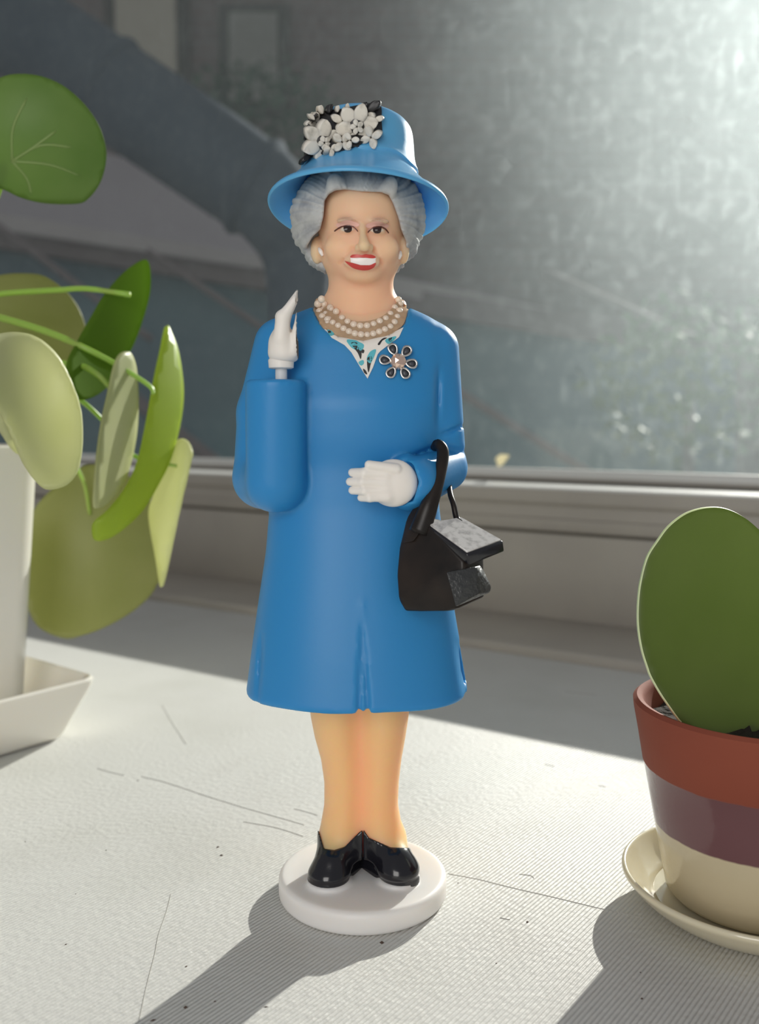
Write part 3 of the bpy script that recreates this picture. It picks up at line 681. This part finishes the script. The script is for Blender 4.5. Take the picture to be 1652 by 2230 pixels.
# shoes -------------------------------------------------------------------------
OPEN = [(600, 1600), (680, 1600), (689, 1794), (698, 1822), (706, 1848), (727, 1851), (750, 1844), (768, 1826), (782, 1812), (791, 1806), (803, 1824), (830, 1836), (850, 1845), (876, 1846), (892, 1846), (899, 1840), (896, 1806), (905, 1700), (920, 1600)]
for s in (0, 1):
    def shoe(X, Y, Z, s=s):
        d = smax(legs(X, Y, Z) - .03, (X - q3(790, 1840, 0)[0]) * (1 if s == 0 else -1), .03)
        d = smin(d, cap(X, Y, Z, (q3(712, 1905, -.25) if s == 0 else q3(872, 1896, -.2)) * [1, 1, 0] + [0, 0, BT + .06], (q3(755, 1850, .5) if s == 0 else q3(820, 1848, .5)) * [1, 1, 0] + [0, 0, BT + .06], .42, .40), .04)
        u, v = proj(X, Y, Z); d = smax(d, -np.maximum(poly2(u, v, OPEN), Z * 0 - 1), .02)
        d = d + .02 * np.exp(-((Z - BT - .17) / .03) ** 2)
        return smax(d, BT + .0 - Z, .02)
    lo = (-1.6, -1.1, .4) if s == 0 else (-.5, -1.1, .4)
    sdf_obj('shoe', shoe, lo, (lo[0] + 2.1, 1.4, 2.0), .028, BLACK, fig)
def base(X, Y, Z):
    r = np.hypot(X, Y - .28)
    d = np.maximum(r - 1.70, np.abs(Z - .25) - .13) 
    q1 = np.maximum(r - 1.70, 0); q2 = np.maximum(np.abs(Z - .25) - .13, 0)
    d = np.where((q1 > 0) | (q2 > 0), np.hypot(q1, q2), d) - .125
    d = smin(d, ell(X, Y, Z, (0, .28, .40), (1.55, 1.55, .16)), .05)
    a, b = feet(X, Y, Z); m_ = smin(a, b, .3) - .085
    d = smin(d, smax(m_, Z - BT - .10, .06), .10)
    return smax(d, -Z, .02)
bo = sdf_obj('base', base, (-2, -1.7, -.06), (2, 2.4, .9), .04, WHITEP, fig); bo['label'] = 'round white plastic base'

# handbag -------------------------------------------------------------------------
A_, B_, C_, D_ = q3(924, 1139, -1.55), q3(1003, 1126, -1.15), q3(1096, 1178, -1.75), q3(1017, 1207, -2.30)
bag = hull('handbag', [q3(884, 1128, -1.25), q3(868, 1195, -1.30), q3(863, 1250, -1.40), q3(867, 1305, -1.50), q3(882, 1331, -1.55), q3(912, 1120, -1.45), A_, q3(915, 1332, -1.75), q3(990, 1331, -2.15),
      q3(1011, 1225, -2.22), q3(1054, 1301, -1.72), q3(1052, 1208, -1.66), q3(1045, 1215, -.9), q3(1042, 1290, -.9), q3(900, 1320, -.8), q3(900, 1160, -.8), q3(995, 1140, -.9)], BAGM, fig, .05, 3)
hull('gusset', [q3(930, 1070, -1.30), q3(942, 1078, -1.48), q3(926, 1142, -1.6), q3(872, 1185, -1.32), q3(886, 1125, -1.25), q3(905, 1098, -1.2), q3(900, 1180, -1.55), q3(900, 1150, -.9)], BAGM, bag, .03, 2)
props(bag, 'black handbag with a silvery solar panel lid')
dn = np.array([.03, .03, -.20])
hull('lid', [A_, B_, C_, D_, A_ + dn * .6, B_ + dn, C_ + dn * 1.05, D_ + dn * 1.15], BLACK, bag, .035, 3)
cen = (A_ + B_ + C_ + D_) / 4; upn = np.cross(D_ - A_, B_ - A_); upn /= np.linalg.norm(upn); upn *= np.sign(upn[2])
pi_ = [cen + (q - cen) * .93 for q in (A_, B_, C_, D_)]
hull('solar_panel', [q + upn * .03 for q in pi_] + [q - upn * .05 for q in pi_], PANEL, bag, .012, 1)
hull('clasp', [q3(972, 1246, -2.32), q3(1035, 1234, -2.15), q3(1041, 1294, -2.15), q3(992, 1321, -2.36), q3(1047, 1231, -1.7), q3(1070, 1277, -1.65), q3(1067, 1290, -1.65), q3(985, 1250, -1.5), q3(1000, 1316, -1.5)], mat('dark_grey_clasp', (.035, .037, .038), .3, bump=(700, .5, .001)), bag, .02, 2)
tube('bag_strap', [q3(946, 975, -.55), q3(953, 967, -.85), q3(964, 984, -.98), q3(959, 1025, -1.2), q3(946, 1070, -1.4), q3(931, 1110, -1.5), q3(914, 1160, -1.5)], [.09, .10, .12, .12, .14, .18, .22], BAGM, bag, 12, .8)
tube('bag_strap', [q3(978, 1050, -.55), q3(980, 1075, -.9), q3(987, 1098, -1.1), q3(994, 1128, -1.2), q3(1004, 1140, -1.3)], [.05, .055, .055, .06, .07], BAGM, bag, 10)

# ------------------------------------------------------------------ leaves
def sheet(name, outline, y0, gu, gv, bulge, m, parent, th=.05, cu=None, grid=11, label=None, margin=None, rol=0, veins=()):
    ol = catmull(outline, 5, True); A = np.array(ol); n = len(ol)
    uc, vc = (A.min(0) + A.max(0)) / 2 if cu is None else cu
    hu_, hv = (A.max(0) - A.min(0)) / 2
    gx, gy = np.meshgrid(np.arange(A[:, 0].min(), A[:, 0].max(), grid), np.arange(A[:, 1].min(), A[:, 1].max(), grid))
    g = np.c_[gx.ravel(), gy.ravel()]; d = poly2(g[:, 0], g[:, 1], [tuple(p) for p in ol], 1.0)
    co = [Vector((float(p[0]), float(p[1]))) for p in ol] + [Vector((float(a), float(b))) for a, b in g[d < -grid * .5]]
    r = delaunay_2d_cdt(co, [(i, (i + 1) % n) for i in range(n)], [], 1, 1e-4)
    def pt(p):
        ds = -poly2(np.array([p[0]]), np.array([p[1]]), [tuple(q) for q in ol], 1.0)[0]
        a = (p[0] - uc) / hu_; b = (p[1] - vc) / hv
        return P(p[0], p[1], y=y0 + gu * a + gv * b + bulge * (a * a + b * b) + rol * math.exp(-ds / 9.0))
    V = [pt(p) for p in r[0]]; F = [list(f) for f in r[2]]
    o = mk(name, V, F, m, parent)
    s = o.modifiers.new('thick', 'SOLIDIFY'); s.thickness = th * U; s.offset = 0
    if margin:
        o.data.materials.append(margin); s.material_offset_rim = 1
    if label: o['label'] = label
    for vn in veins:
        q = [pt(a) + np.array([0, -th * .5 - .004, 0]) for a in catmull(vn, 5)]
        tube('vein', q, [.045] + [.032] * (len(q) - 2) + [.008], VEIN, o, 6, .5, 1)
    return o

# right-hand pot: hoya leaf in a dipped terracotta pot on a saucer --------------------
PC = np.array([8.21, -.485, 0])
zr = [(0, 1.72), (.0, 1.72)]
def pr(z): return 1.677 + .196 * (z)
def pot_mat():
    m = mat('dipped_terracotta', (.36, .075, .03), .75, bump=(120, .25, .0008)); nt = m.node_tree; N = nt.nodes; L = nt.links; b = N['Principled BSDF']
    tc = N.new('ShaderNodeTexCoord'); sp = N.new('ShaderNodeSeparateXYZ'); L.new(tc.outputs['Object'], sp.inputs[0])
    n = N.new('ShaderNodeTexNoise'); n.inputs['Scale'].default_value = 160; n.inputs['Detail'].default_value = 3; L.new(tc.outputs['Object'], n.inputs['Vector'])
    ma = N.new('ShaderNodeMath'); ma.operation = 'MULTIPLY_ADD'; L.new(n.outputs[0], ma.inputs[0]); ma.inputs[1].default_value = .0010; L.new(sp.outputs[2], ma.inputs[2])
    def step(z, w=.0002):
        r = N.new('ShaderNodeMapRange'); L.new(ma.outputs[0], r.inputs[0]); r.inputs[1].default_value = z - w; r.inputs[2].default_value = z + w; return r
    s1 = step(.0189 + .0005); s2 = step(.0314 + .0005)
    n2 = N.new('ShaderNodeTexNoise'); n2.inputs['Scale'].default_value = 60; n2.inputs['Detail'].default_value = 6; L.new(tc.outputs['Object'], n2.inputs['Vector'])
    tcx = N.new('ShaderNodeMix'); tcx.data_type = 'RGBA'; L.new(n2.outputs[0], tcx.inputs[0]); tcx.inputs[6].default_value = (.27, .062, .030, 1); tcx.inputs[7].default_value = (.21, .046, .024, 1)
    x1 = N.new('ShaderNodeMix'); x1.data_type = 'RGBA'; L.new(s1.outputs[0], x1.inputs[0]); x1.inputs[6].default_value = (.56, .48, .32, 1); x1.inputs[7].default_value = (.15, .068, .072, 1)
    x2 = N.new('ShaderNodeMix'); x2.data_type = 'RGBA'; L.new(s2.outputs[0], x2.inputs[0]); L.new(x1.outputs[2], x2.inputs[6]); L.new(tcx.outputs[2], x2.inputs[7])
    L.new(x2.outputs[2], b.inputs['Base Color'])
    r = N.new('ShaderNodeMapRange'); L.new(s2.outputs[0], r.inputs[0]); r.inputs[3].default_value = .12; r.inputs[4].default_value = .8; L.new(r.outputs[0], b.inputs['Roughness'])
    return m
hoya = thing('potted_succulent', 'single thick green heart-shaped leaf in a small terracotta pot dipped mauve and cream', 'potted plant', PC + [0, 0, .30])
RZ = 4.48
prof = [(.02, .32), (1.45, .32), (1.60, .33), (1.70, .40), (pr(.5), .5), (pr(1.2), 1.2), (pr(1.9), 1.9), (pr(2.5), 2.5), (pr(3.13), 3.13), (pr(3.15) + .015, 3.16), (pr(3.8), 3.8), (pr(4.3), 4.3), (pr(RZ) - .02, RZ - .04), (pr(RZ) - .10, RZ + .03), (pr(RZ) - .2, RZ), (pr(RZ) - .26, RZ - .12), (pr(3.9) - .33, 3.8), (pr(3.4) - .4, 3.2), (.02, 3.2)]
V, F = lathe_vf(prof, PC, 96); pt_ = mk('pot', V, F, pot_mat(), hoya); autosmooth(pt_, 50)
pt_.data.transform(Matrix.Translation((0, 0, .003))); pt_.location = (0, 0, -.003)
gx = np.linspace(0, 2 * np.pi, 49)[:-1]; V = [PC + [0, 0, 4.1]]; F = []
rr = [.5, 1.0, 1.5, 1.9, 2.12]
for r in rr:
    for a in gx: V.append(PC + np.array([r * math.cos(a), r * math.sin(a), 4.0 + .14 * random.random()]))
for j in range(48): F.append((0, 1 + j, 1 + (j + 1) % 48))
for i in range(4):
    for j in range(48): F.append((1 + i * 48 + j, 1 + (i + 1) * 48 + j, 1 + (i + 1) * 48 + (j + 1) % 48, 1 + i * 48 + (j + 1) % 48))
mk('soil', V, F, SOIL, hoya)
s2 = 352 / 1308
lh = [(1300 + x * s2, 1080 + y * s2) for x, y in ((440, 1480), (400, 1380), (355, 1230), (328, 1050), (327, 880), (347, 700), (400, 500), (480, 370), (570, 250), (690, 155), (800, 110), (910, 92), (1010, 97), (1110, 130), (1210, 190), (1308, 275))]
lh += [(1690, 1190), (1730, 1160), (1790, 1120), (1850, 1130), (1900, 1190), (1925, 1280), (1920, 1380), (1890, 1480), (1830, 1570), (1700, 1640), (1580, 1625), (1500, 1590), (1450, 1530)]
sheet('leaf', lh, -.15, .25, -.35, -.6, HOYA, hoya, th=.07, grid=14, margin=HOYAE)
# saucer
sau = [(.02, .0), (1.5, .0), (1.75, .02), (2.05, .16), (2.40, .42), (2.62, .66), (2.68, .75), (2.66, .82), (2.60, .83), (2.52, .74), (2.25, .46), (2.0, .30), (1.8, .27), (.02, .27)]
V, F = lathe_vf([(a * 1, b) for a, b in catmull(sau, 2)], PC, 96, None)
so_ = mk('saucer', V, F, mat('cream_glaze', (.66, .60, .44), .18, .25, (1, .8, .5), .004, coat=.5), org=PC); autosmooth(so_, 60)
props(so_, 'cream glazed round saucer under the dipped terracotta pot', 'saucer')

# left-hand pot: money plant in a square white pot on a square tray -------------------
e1 = np.array([.626, .78, 0]); e2 = np.array([-.78, .626, 0]); C0 = np.array([-9.79, 10.31, 0])
def rbox(levels, ctr, rad, m, name, parent=None, org=None, n=6):
    """stack of rounded squares: (half size, z)"""
    V, F = [], []; per = 4 * (n + 1)
    for h, z in levels:
        r = min(rad, h * .9)
        for k, (sx, sy) in enumerate(((1, 1), (-1, 1), (-1, -1), (1, -1))):
            for j in range(n + 1):
                a = math.pi / 2 * (k + j / n); x = sx * (h - r) + r * math.cos(a); y = sy * (h - r) + r * math.sin(a)
                V.append(ctr + e1 * x + e2 * y + np.array([0, 0, z]))
    for i in range(len(levels) - 1):
        for j in range(per): F.append((i * per + j, i * per + (j + 1) % per, (i + 1) * per + (j + 1) % per, (i + 1) * per + j))
    F.append(list(range(per))[::-1]); F.append([(len(levels) - 1) * per + j for j in range(per)])
    o = mk(name, V, F, m, parent, org=org); return autosmooth(o, 50)
TH = 4.6                                      # half size of the tray foot
TC = C0 - e1 * TH + e2 * TH
tr_ = rbox([(TH - .25, 0), (TH, .06), (TH + .10, .2), (TH + .75, 1.75), (TH + .80, 1.95), (TH + .72, 2.02), (TH + .60, 1.95), (TH - .0, .7), (TH - .2, .5), (.3, .5)], TC, .55, CERAM, 'tray', org=TC)
props(tr_, 'square white ceramic tray under the square white pot', 'tray')
PTC = TC + np.array([0, 0, .55])
mp = thing('potted_money_plant', 'bushy plant with round green leaves in a square white ceramic pot', 'potted plant', PTC)
PH = 3.75
rbox([(PH - .2, .55), (PH, .62), (PH + .1, 1.0), (PH + .62, 9.3), (PH + .62, 9.45), (PH + .5, 9.5), (PH + .35, 9.4), (PH + .25, 8.4), (.3, 8.4)], TC, .75, CERAM, 'pot', mp)
rbox([(PH - .5, 8.3), (PH + .22, 8.5), (2, 8.75), (.3, 8.85)], TC, .6, SOIL, 'soil', mp)
L1 = [(0, 172), (40, 163), (90, 168), (140, 190), (185, 230), (215, 275), (229, 320), (228, 360), (215, 400), (190, 432), (165, 442), (100, 441), (50, 430), (10, 412), (-35, 395), (-75, 350), (-85, 280), (-50, 205)]
L2 = [(-60, 620), (0, 600), (50, 596), (95, 602), (140, 632), (170, 670), (187, 720), (185, 770), (160, 820), (110, 850), (30, 850), (-50, 800), (-90, 720)]
L3 = [(308, 567), (322, 571), (327, 600), (325, 640), (312, 690), (290, 750), (262, 800), (230, 845), (195, 868), (165, 866), (150, 840), (148, 790), (172, 740), (200, 690), (230, 640), (270, 594)]
L4 = [(-40, 740), (0, 727), (35, 724), (75, 733), (110, 758), (135, 790), (155, 830), (173, 878), (180, 930), (179, 980), (168, 1030), (140, 1058), (100, 1065), (75, 1045), (50, 1010), (30, 965), (0, 900), (-40, 840), (-60, 790)]
L5 = [(262, 771), (280, 767), (292, 790), (298, 830), (299, 880), (296, 940), (285, 1000), (268, 1050), (240, 1088), (216, 1105), (205, 1100), (207, 1050), (212, 990), (222, 920), (235, 860), (248, 800)]
L6 = [(361, 711), (372, 727), (386, 765), (395, 820), (397, 870), (389, 930), (370, 1000), (345, 1052), (310, 1110), (270, 1150), (235, 1173), (207, 1176), (200, 1155), (205, 1135), (235, 1110), (275, 1060), (300, 1005), (315, 940), (328, 870), (337, 820), (349, 765)]
L7 = [(385, 962), (400, 957), (414, 968), (419, 990), (412, 1025), (395, 1095), (375, 1185), (362, 1245), (352, 1278), (347, 1262), (340, 1215), (325, 1125), (335, 1080), (355, 1020), (368, 985)]
L8 = [(120, 1060), (180, 1015), (250, 1020), (315, 1070), (350, 1150), (357, 1220), (335, 1285), (290, 1330), (230, 1365), (180, 1383), (137, 1389), (80, 1360), (55, 1290), (55, 1180), (75, 1110)]
L9 = [(-50, 800), (-20, 850), (2, 888), (18, 925), (40, 986), (22, 975), (0, 942), (-30, 900), (-60, 850)]
sheet('leaf', L1, 6.5, .3, .5, .45, LEAF1, mp, th=.10, veins=[[(28, 352), (70, 325), (125, 285)], [(28, 352), (90, 318), (160, 322)], [(28, 352), (60, 390), (70, 425)], [(28, 352), (110, 360), (180, 385)], [(28, 352), (30, 280), (60, 215)]])
sheet('leaf', L2, 11.5, .8, .0, .3, LEAF4, mp, th=.07)
sheet('leaf', L3, 9.5, 1.3, -.4, -.3, mat('leaf_mid_green', (.13, .23, .03), .85, spec=.15, trans=(.5, (.34, .52, .05))), mp, th=.11)
sheet('leaf', L4, 4.3, .9, -.6, -.7, LEAF2, mp, th=.08, label='pale broad leaf drooping over the pot rim', rol=.12)
sheet('leaf', L5, 8.0, 1.2, -.1, .0, LEAF2, mp, th=.09, label='pale narrow leaf seen almost edge-on')
sheet('leaf', L6, 8.6, 1.2, -.8, .5, LEAF3, mp, th=.10, label='bright yellow-green curved leaf')
sheet('leaf', L7, 9.6, -1.0, -.5, .4, LEAF2, mp, th=.07, rol=.2)
sheet('leaf', L8, 13.5, .5, -.3, .4, LEAF4, mp, th=.07, label='large olive leaf hanging low behind the pot')
sheet('leaf', L9, 5.6, .2, .2, .1, LEAF2, mp, th=.06)
def pet(pts, r=.085): tube('petiole', [P(u, v, y=y) for u, v, y in pts], r, STEM, mp, 8)
crown = (-190, 860, 12.0)
pet([(26, 352, 6.9), (2, 405, 7.2), (-40, 520, 9), (-150, 800, 11.5)], .075)
pet([(-180, 720, 11.5), (-60, 655, 10.5), (0, 640, 10), (120, 632, 9.6), (190, 629, 9.4), (283, 642, 9.25)], .08)
pet([(-180, 700, 11.5), (-60, 680, 9.8), (0, 692, 9.2), (100, 722, 8.6), (180, 756, 8.2), (250, 792, 8.5), (322, 838, 8.9), (334, 858, 8.9)], [.10, .10, .10, .095, .09, .08, .07, .06])
pet([(-180, 760, 11.5), (0, 770, 9.5), (145, 793, 8.6), (180, 798, 8.2), (215, 818, 7.9), (245, 850, 8.0)], [.09, .09, .09, .09, .085, .08])
pet([(-180, 780, 11.5), (0, 810, 9.5), (120, 845, 8.6), (178, 874, 8.6), (225, 917, 8.9), (270, 965, 9.3), (300, 997, 9.5), (385, 1015, 9.6)], [.09, .09, .08, .075, .07, .065, .065, .05])
pet([(-180, 850, 12), (-40, 880, 12.5), (120, 960, 13.0), (178, 1040, 13.3), (196, 1120, 13.6)], .06)
pet([(-180, 740, 11.5), (-90, 700, 12), (0, 720, 12), (60, 730, 11.6)], .08)
tube('main_stem', [TC + [0, 0, 8.3], TC + [.2, .1, 9.6], P(-190, 780, y=11.5), P(-180, 700, y=11.5)], [.4, .38, .35, .3], mat('brown_stem', (.16, .12, .07), .8), mp, 10)

# ------------------------------------------------------------------ outdoors, seen through the dusty glass
def brick_mat():
    m = mat('dark_brick', (.10, .07, .065), .9); nt = m.node_tree; N = nt.nodes; L = nt.links
    t = N.new('ShaderNodeTexBrick'); tc = N.new('ShaderNodeTexCoord'); mpn = N.new('ShaderNodeMapping'); mpn.inputs['Rotation'].default_value = (math.pi / 2, 0, 0)
    L.new(tc.outputs['Object'], mpn.inputs[0]); L.new(mpn.outputs[0], t.inputs[0]); t.inputs['Color1'].default_value = (.20, .15, .145, 1); t.inputs['Color2'].default_value = (.165, .13, .128, 1); t.inputs['Mortar'].default_value = (.20, .185, .18, 1)
    t.inputs['Scale'].default_value = 4; L.new(t.outputs[0], N['Principled BSDF'].inputs['Base Color']); return m
def box(name, lo, hi, m, parent=None, bev=0, org=None):
    bm = bmesh.new(); bmesh.ops.create_cube(bm, size=1); lo = np.array(lo, float); hi = np.array(hi, float)
    for v in bm.verts: v.co = Vector(lo + (np.array(v.co) + .5) * (hi - lo))
    if bev: bmesh.ops.bevel(bm, geom=list(bm.edges), offset=bev, segments=2, profile=.5, affect='EDGES')
    return mk_bm(name, bm, m, parent, org=org)
GZ = -90.0
bld = thing('brick_building', 'dark brick building with two pale windows beyond the dusty glass', 'building', (0, 520, GZ))
box('wall', (-500, 520, GZ), (240, 545, 620), brick_mat(), bld)
WP = mat('pale_window_blind', (.46, .42, .34), .6); WF = mat('window_frame_dark', (.05, .045, .04), .6); WG = mat('grey_window_blind', (.24, .235, .21), .6)
for (u0, v0, u1, v1, m_) in ((262, -120, 385, 168, WP), (505, 40, 606, 228, WG)):
    a = P(u0, v1, y=519); b = P(u1, v0, y=519)
    wo = box('window', (a[0] - 6, 514, a[2] - 6), (b[0] + 6, 521, b[2] + 6), WF, bld); box('pane', (a[0], 511, a[2]), (b[0], 514.5, b[2]), m_, wo)
# the duct that crosses diagonally and drops behind the figurine
PIPE = mat('blue_grey_duct', (.060, .078, .105), .9, spec=.1); 
def P3(u, v, y): return P(u, v, y=y)
YP = 100
dp = thing('drainpipe', 'thick blue-grey drainpipe running diagonally then down outside the glass', 'pipe', P3(640, 1400, YP))
rp = 205 / 2 * (YP + 19.4) / FPX
tube('pipe', [P3(-330, -190, YP), P3(0, 34, YP), P3(300, 235, YP), P3(520, 385, YP), P3(590, 440, YP), P3(640, 530, YP + 2), P3(648, 640, YP + 2), P3(650, 900, YP + 2), P3(650, 1700, YP + 2)], [rp, rp, rp, rp * .98, rp * .93, rp * .8, rp * .65, rp * .62, rp * .62], PIPE, dp, 28, 1, 8)
for (a, b, k) in (((222, 183), (247, 200), 1.09), ((545, 402), (566, 416), 1.09)):
    tube('joint_collar', [P3(*a, YP), P3((a[0] + b[0]) / 2, (a[1] + b[1]) / 2, YP), P3(*b, YP)], [rp * 1.03, rp * k, rp * 1.03], PIPE, dp, 28, 1, 3)
# porch roof, its gutter and the teal boarded wall below with diagonal braces
RM = mat('mauve_roof_felt', (.38, .345, .365), .8); GM = mat('pale_gutter', (.42, .385, .38), .6); TM = mat('teal_boards', (.13, .23, .25), .6, var=(3, (.10, .165, .20), .35, .65)); BM_ = mat('brown_brace', (.19, .155, .155), .7)
ph = thing('porch', 'low porch with mauve roof, pale gutter and teal boarded wall outside the window', 'porch', P3(600, 1400, 210))
def slab(name, q, th, m, parent):
    q = [np.array(x, float) for x in q]; off = np.array([0, th, 0.]); return hull(name, q + [x + off for x in q], m, parent, 0, smooth=False)
slab('roof', [P3(-500, 190, 330), P3(660, 420, 330), P3(660, 600, 192), P3(-500, 400, 170)], 8, RM, ph)
slab('gutter', [P3(-500, 385, 168), P3(600, 562, 190), P3(600, 590, 190), P3(-500, 425, 168)], 8, GM, ph)
slab('gutter', [P3(600, 548, 190), P3(1300, 695, 210), P3(1300, 735, 210), P3(600, 585, 190)], 8, GM, ph)
slab('fascia', [P3(-500, 420, 172), P3(1500, 720, 212), P3(1500, 775, 212), P3(-500, 460, 172)], 6, BM_, ph)
slab('wall', [P3(-500, 450, 180), P3(1600, 780, 218), P3(1600, 1350, 218), P3(-500, 1350, 180)], 8, TM, ph)
for (a, b, y, wd) in (((-20, 480), (330, 740), 165, 16), ((320, 545), (640, 760), 165, 14), ((1180, 590), (1720, 830), 160, 18), ((960, 830), (1330, 1060), 165, 20), ((150, 760), (560, 1080), 165, 34)):
    pa, pb = P3(*a, y), P3(*b, y); rr_ = wd / 2 * (y + 19) / FPX; tube('brace', [pa, (pa + pb) / 2, pb], rr_, BM_, ph, 8, .6)
# shrubs
def bush(c, R, n, m, label, lf=4.0):
    c = np.array(c, float); V, F = [], []
    for i in range(n):
        d = RNG.normal(size=3); d /= np.linalg.norm(d); p = c + d * np.array(R) * RNG.uniform(.45, 1) ** .5
        a = RNG.normal(size=3); a /= np.linalg.norm(a); b = np.cross(a, d); b /= np.linalg.norm(b) + 1e-9; s = lf * RNG.uniform(.6, 1.2); k = len(V)
        V += [p, p + a * s * .5 + b * s * .3, p + a * s, p + a * s * .5 - b * s * .3]; F.append((k, k + 1, k + 2, k + 3))
    o = mk('foliage', V, F, m, None, False)
    return o
GB = mat('dark_shrub_leaf', (.05, .10, .06), .6); GB2 = mat('green_shrub_leaf', (.12, .19, .09), .6)
for (u, v, y, R, n, m_, lb) in ((565, 260, 400, (40, 20, 24), 900, GB, 'dark green shrub top left of the hat, behind the diagonal drainpipe'), (1500, 830, 120, (16, 10, 13), 700, GB2, 'green shrub outside the glass above the terracotta pot')):
    c = P3(u, v, y); t_ = thing('shrub', lb, 'shrub', (c[0], c[1], GZ))
    f = bush(c, R, n, m_, lb, 5 if y > 200 else 2.2); f.parent = t_; f.location = -t_.location; f['kind'] = 'stuff'; ORG[f] = np.zeros(3)
    tube('trunk', [(c[0], c[1], GZ), (c[0] + 1, c[1], (GZ + c[2]) / 2), (c[0], c[1], c[2])], [1.6, 1.3, .8], BM_, t_, 8)
gr = box('floor', (-600, 40, GZ - 4), (1000, 600, GZ), mat('outside_paving', (.09, .09, .085), .9)); props(gr, 'grey paving outside the window', kind='structure')

# ------------------------------------------------------------------ small marks on the sill
DIRT = mat('dark_crumb', (.09, .06, .045), .9)
bm_v, bm_f = [], []
def crumb(u, v, r, el=1.0, ang=0):
    c = P(u, v, z=0); k = len(bm_v)
    for (x, y, z) in ((-1, 0, 0), (0, -1, 0), (1, 0, 0), (0, 1, 0), (0, 0, .8), (0, 0, -.2)):
        x *= el; X = x * math.cos(ang) - y * math.sin(ang); Y = x * math.sin(ang) + y * math.cos(ang)
        bm_v.append(c + r * np.array([X, Y, z]))
    bm_f.extend([[k + a, k + b, k + 4] for a, b in ((0, 1), (1, 2), (2, 3), (3, 0))] + [[k + b, k + a, k + 5] for a, b in ((0, 1), (1, 2), (2, 3), (3, 0))])
for a in ((474, 1845, .035, 2, 1.2), (482, 1863, .04, 1.2, 0), (831, 2053, .05), (404, 2194, .045), (468, 2181, .025), (1148, 2008, .03, 1.6, 1.3), (997, 1923, .02), (405, 2105, .02, 2, 1), (231, 1852, .02), (55, 1833, .018), (143, 2057, .018, 2, 1), (1080, 2098, .018), (1397, 2175, .03), (1394, 2118, .018), (333, 2222, .03, 2, .4), (165, 1947, .015), (579, 2193, .02, 2.5, 0), (300, 1700, .02, 2, .2)): crumb(*a)
o = mk('sill_crumbs', bm_v, bm_f, DIRT, None, False); props(o, 'scattered tiny dark crumbs on the white sill', 'dirt', kind='stuff')
CR = mat('crack_dirt', (.36, .35, .32), .9)
def crack(pts, w, par):
    q = [P(u, v, z=0) for u, v in pts]; q = catmull([list(a) for a in q], 4); V, F = [], []
    for i, a in enumerate(q):
        t = q[min(i + 1, len(q) - 1)] - q[max(i - 1, 0)]; t /= np.linalg.norm(t); s = np.array([-t[1], t[0], 0]); wd = .7 * w * (.4 + .6 * random.random()) * (1 if 0 < i < len(q) - 1 else .2)
        V += [a + s * wd + [0, 0, .002], a + [0, 0, .010], a - s * wd + [0, 0, .002], a - [0, 0, .02]]
    for i in range(len(q) - 1):
        for j in range(4): F.append((4 * i + j, 4 * i + (j + 1) % 4, 4 * i + 4 + (j + 1) % 4, 4 * i + 4 + j))
    return V, F
V, F = [], []
for pts, w_ in (([(212, 1674), (240, 1682), (270, 1689)], .022), ([(308, 1692), (345, 1700), (390, 1714), (440, 1731), (480, 1744)], .024), ([(480, 1744), (540, 1762), (600, 1779), (662, 1797)], .016), ([(372, 1946), (362, 1985), (345, 2035), (336, 2080), (318, 2150), (302, 2225)], .012),
                ([(640, 1762), (665, 1768), (690, 1776)], .014), ([(1130, 1904), (1155, 1907), (1162, 1913)], .02), ([(1186, 1665), (1206, 1669)], .022), ([(1088, 1999), (1110, 2003)], .014), ([(1303, 1711), (1318, 1714)], .016), ([(530, 1790), (600, 1803), (660, 1822)], .010), ([(1228, 1505), (1262, 1510), (1300, 1513)], .02), ([(352, 1535), (375, 1575), (405, 1622)], .012), ([(975, 1903), (1040, 1915), (1104, 1931), (1208, 1955), (1300, 1977), (1396, 1999)], .006)):
    v_, f_ = crack(pts, w_, None); k = len(V); V += v_; F += [[q + k for q in f] for f in f_]
o = mk('sill_scratches', V, F, CR, None, False); props(o, 'fine grey scratches and paint cracks on the white sill', 'scratch', kind='stuff')
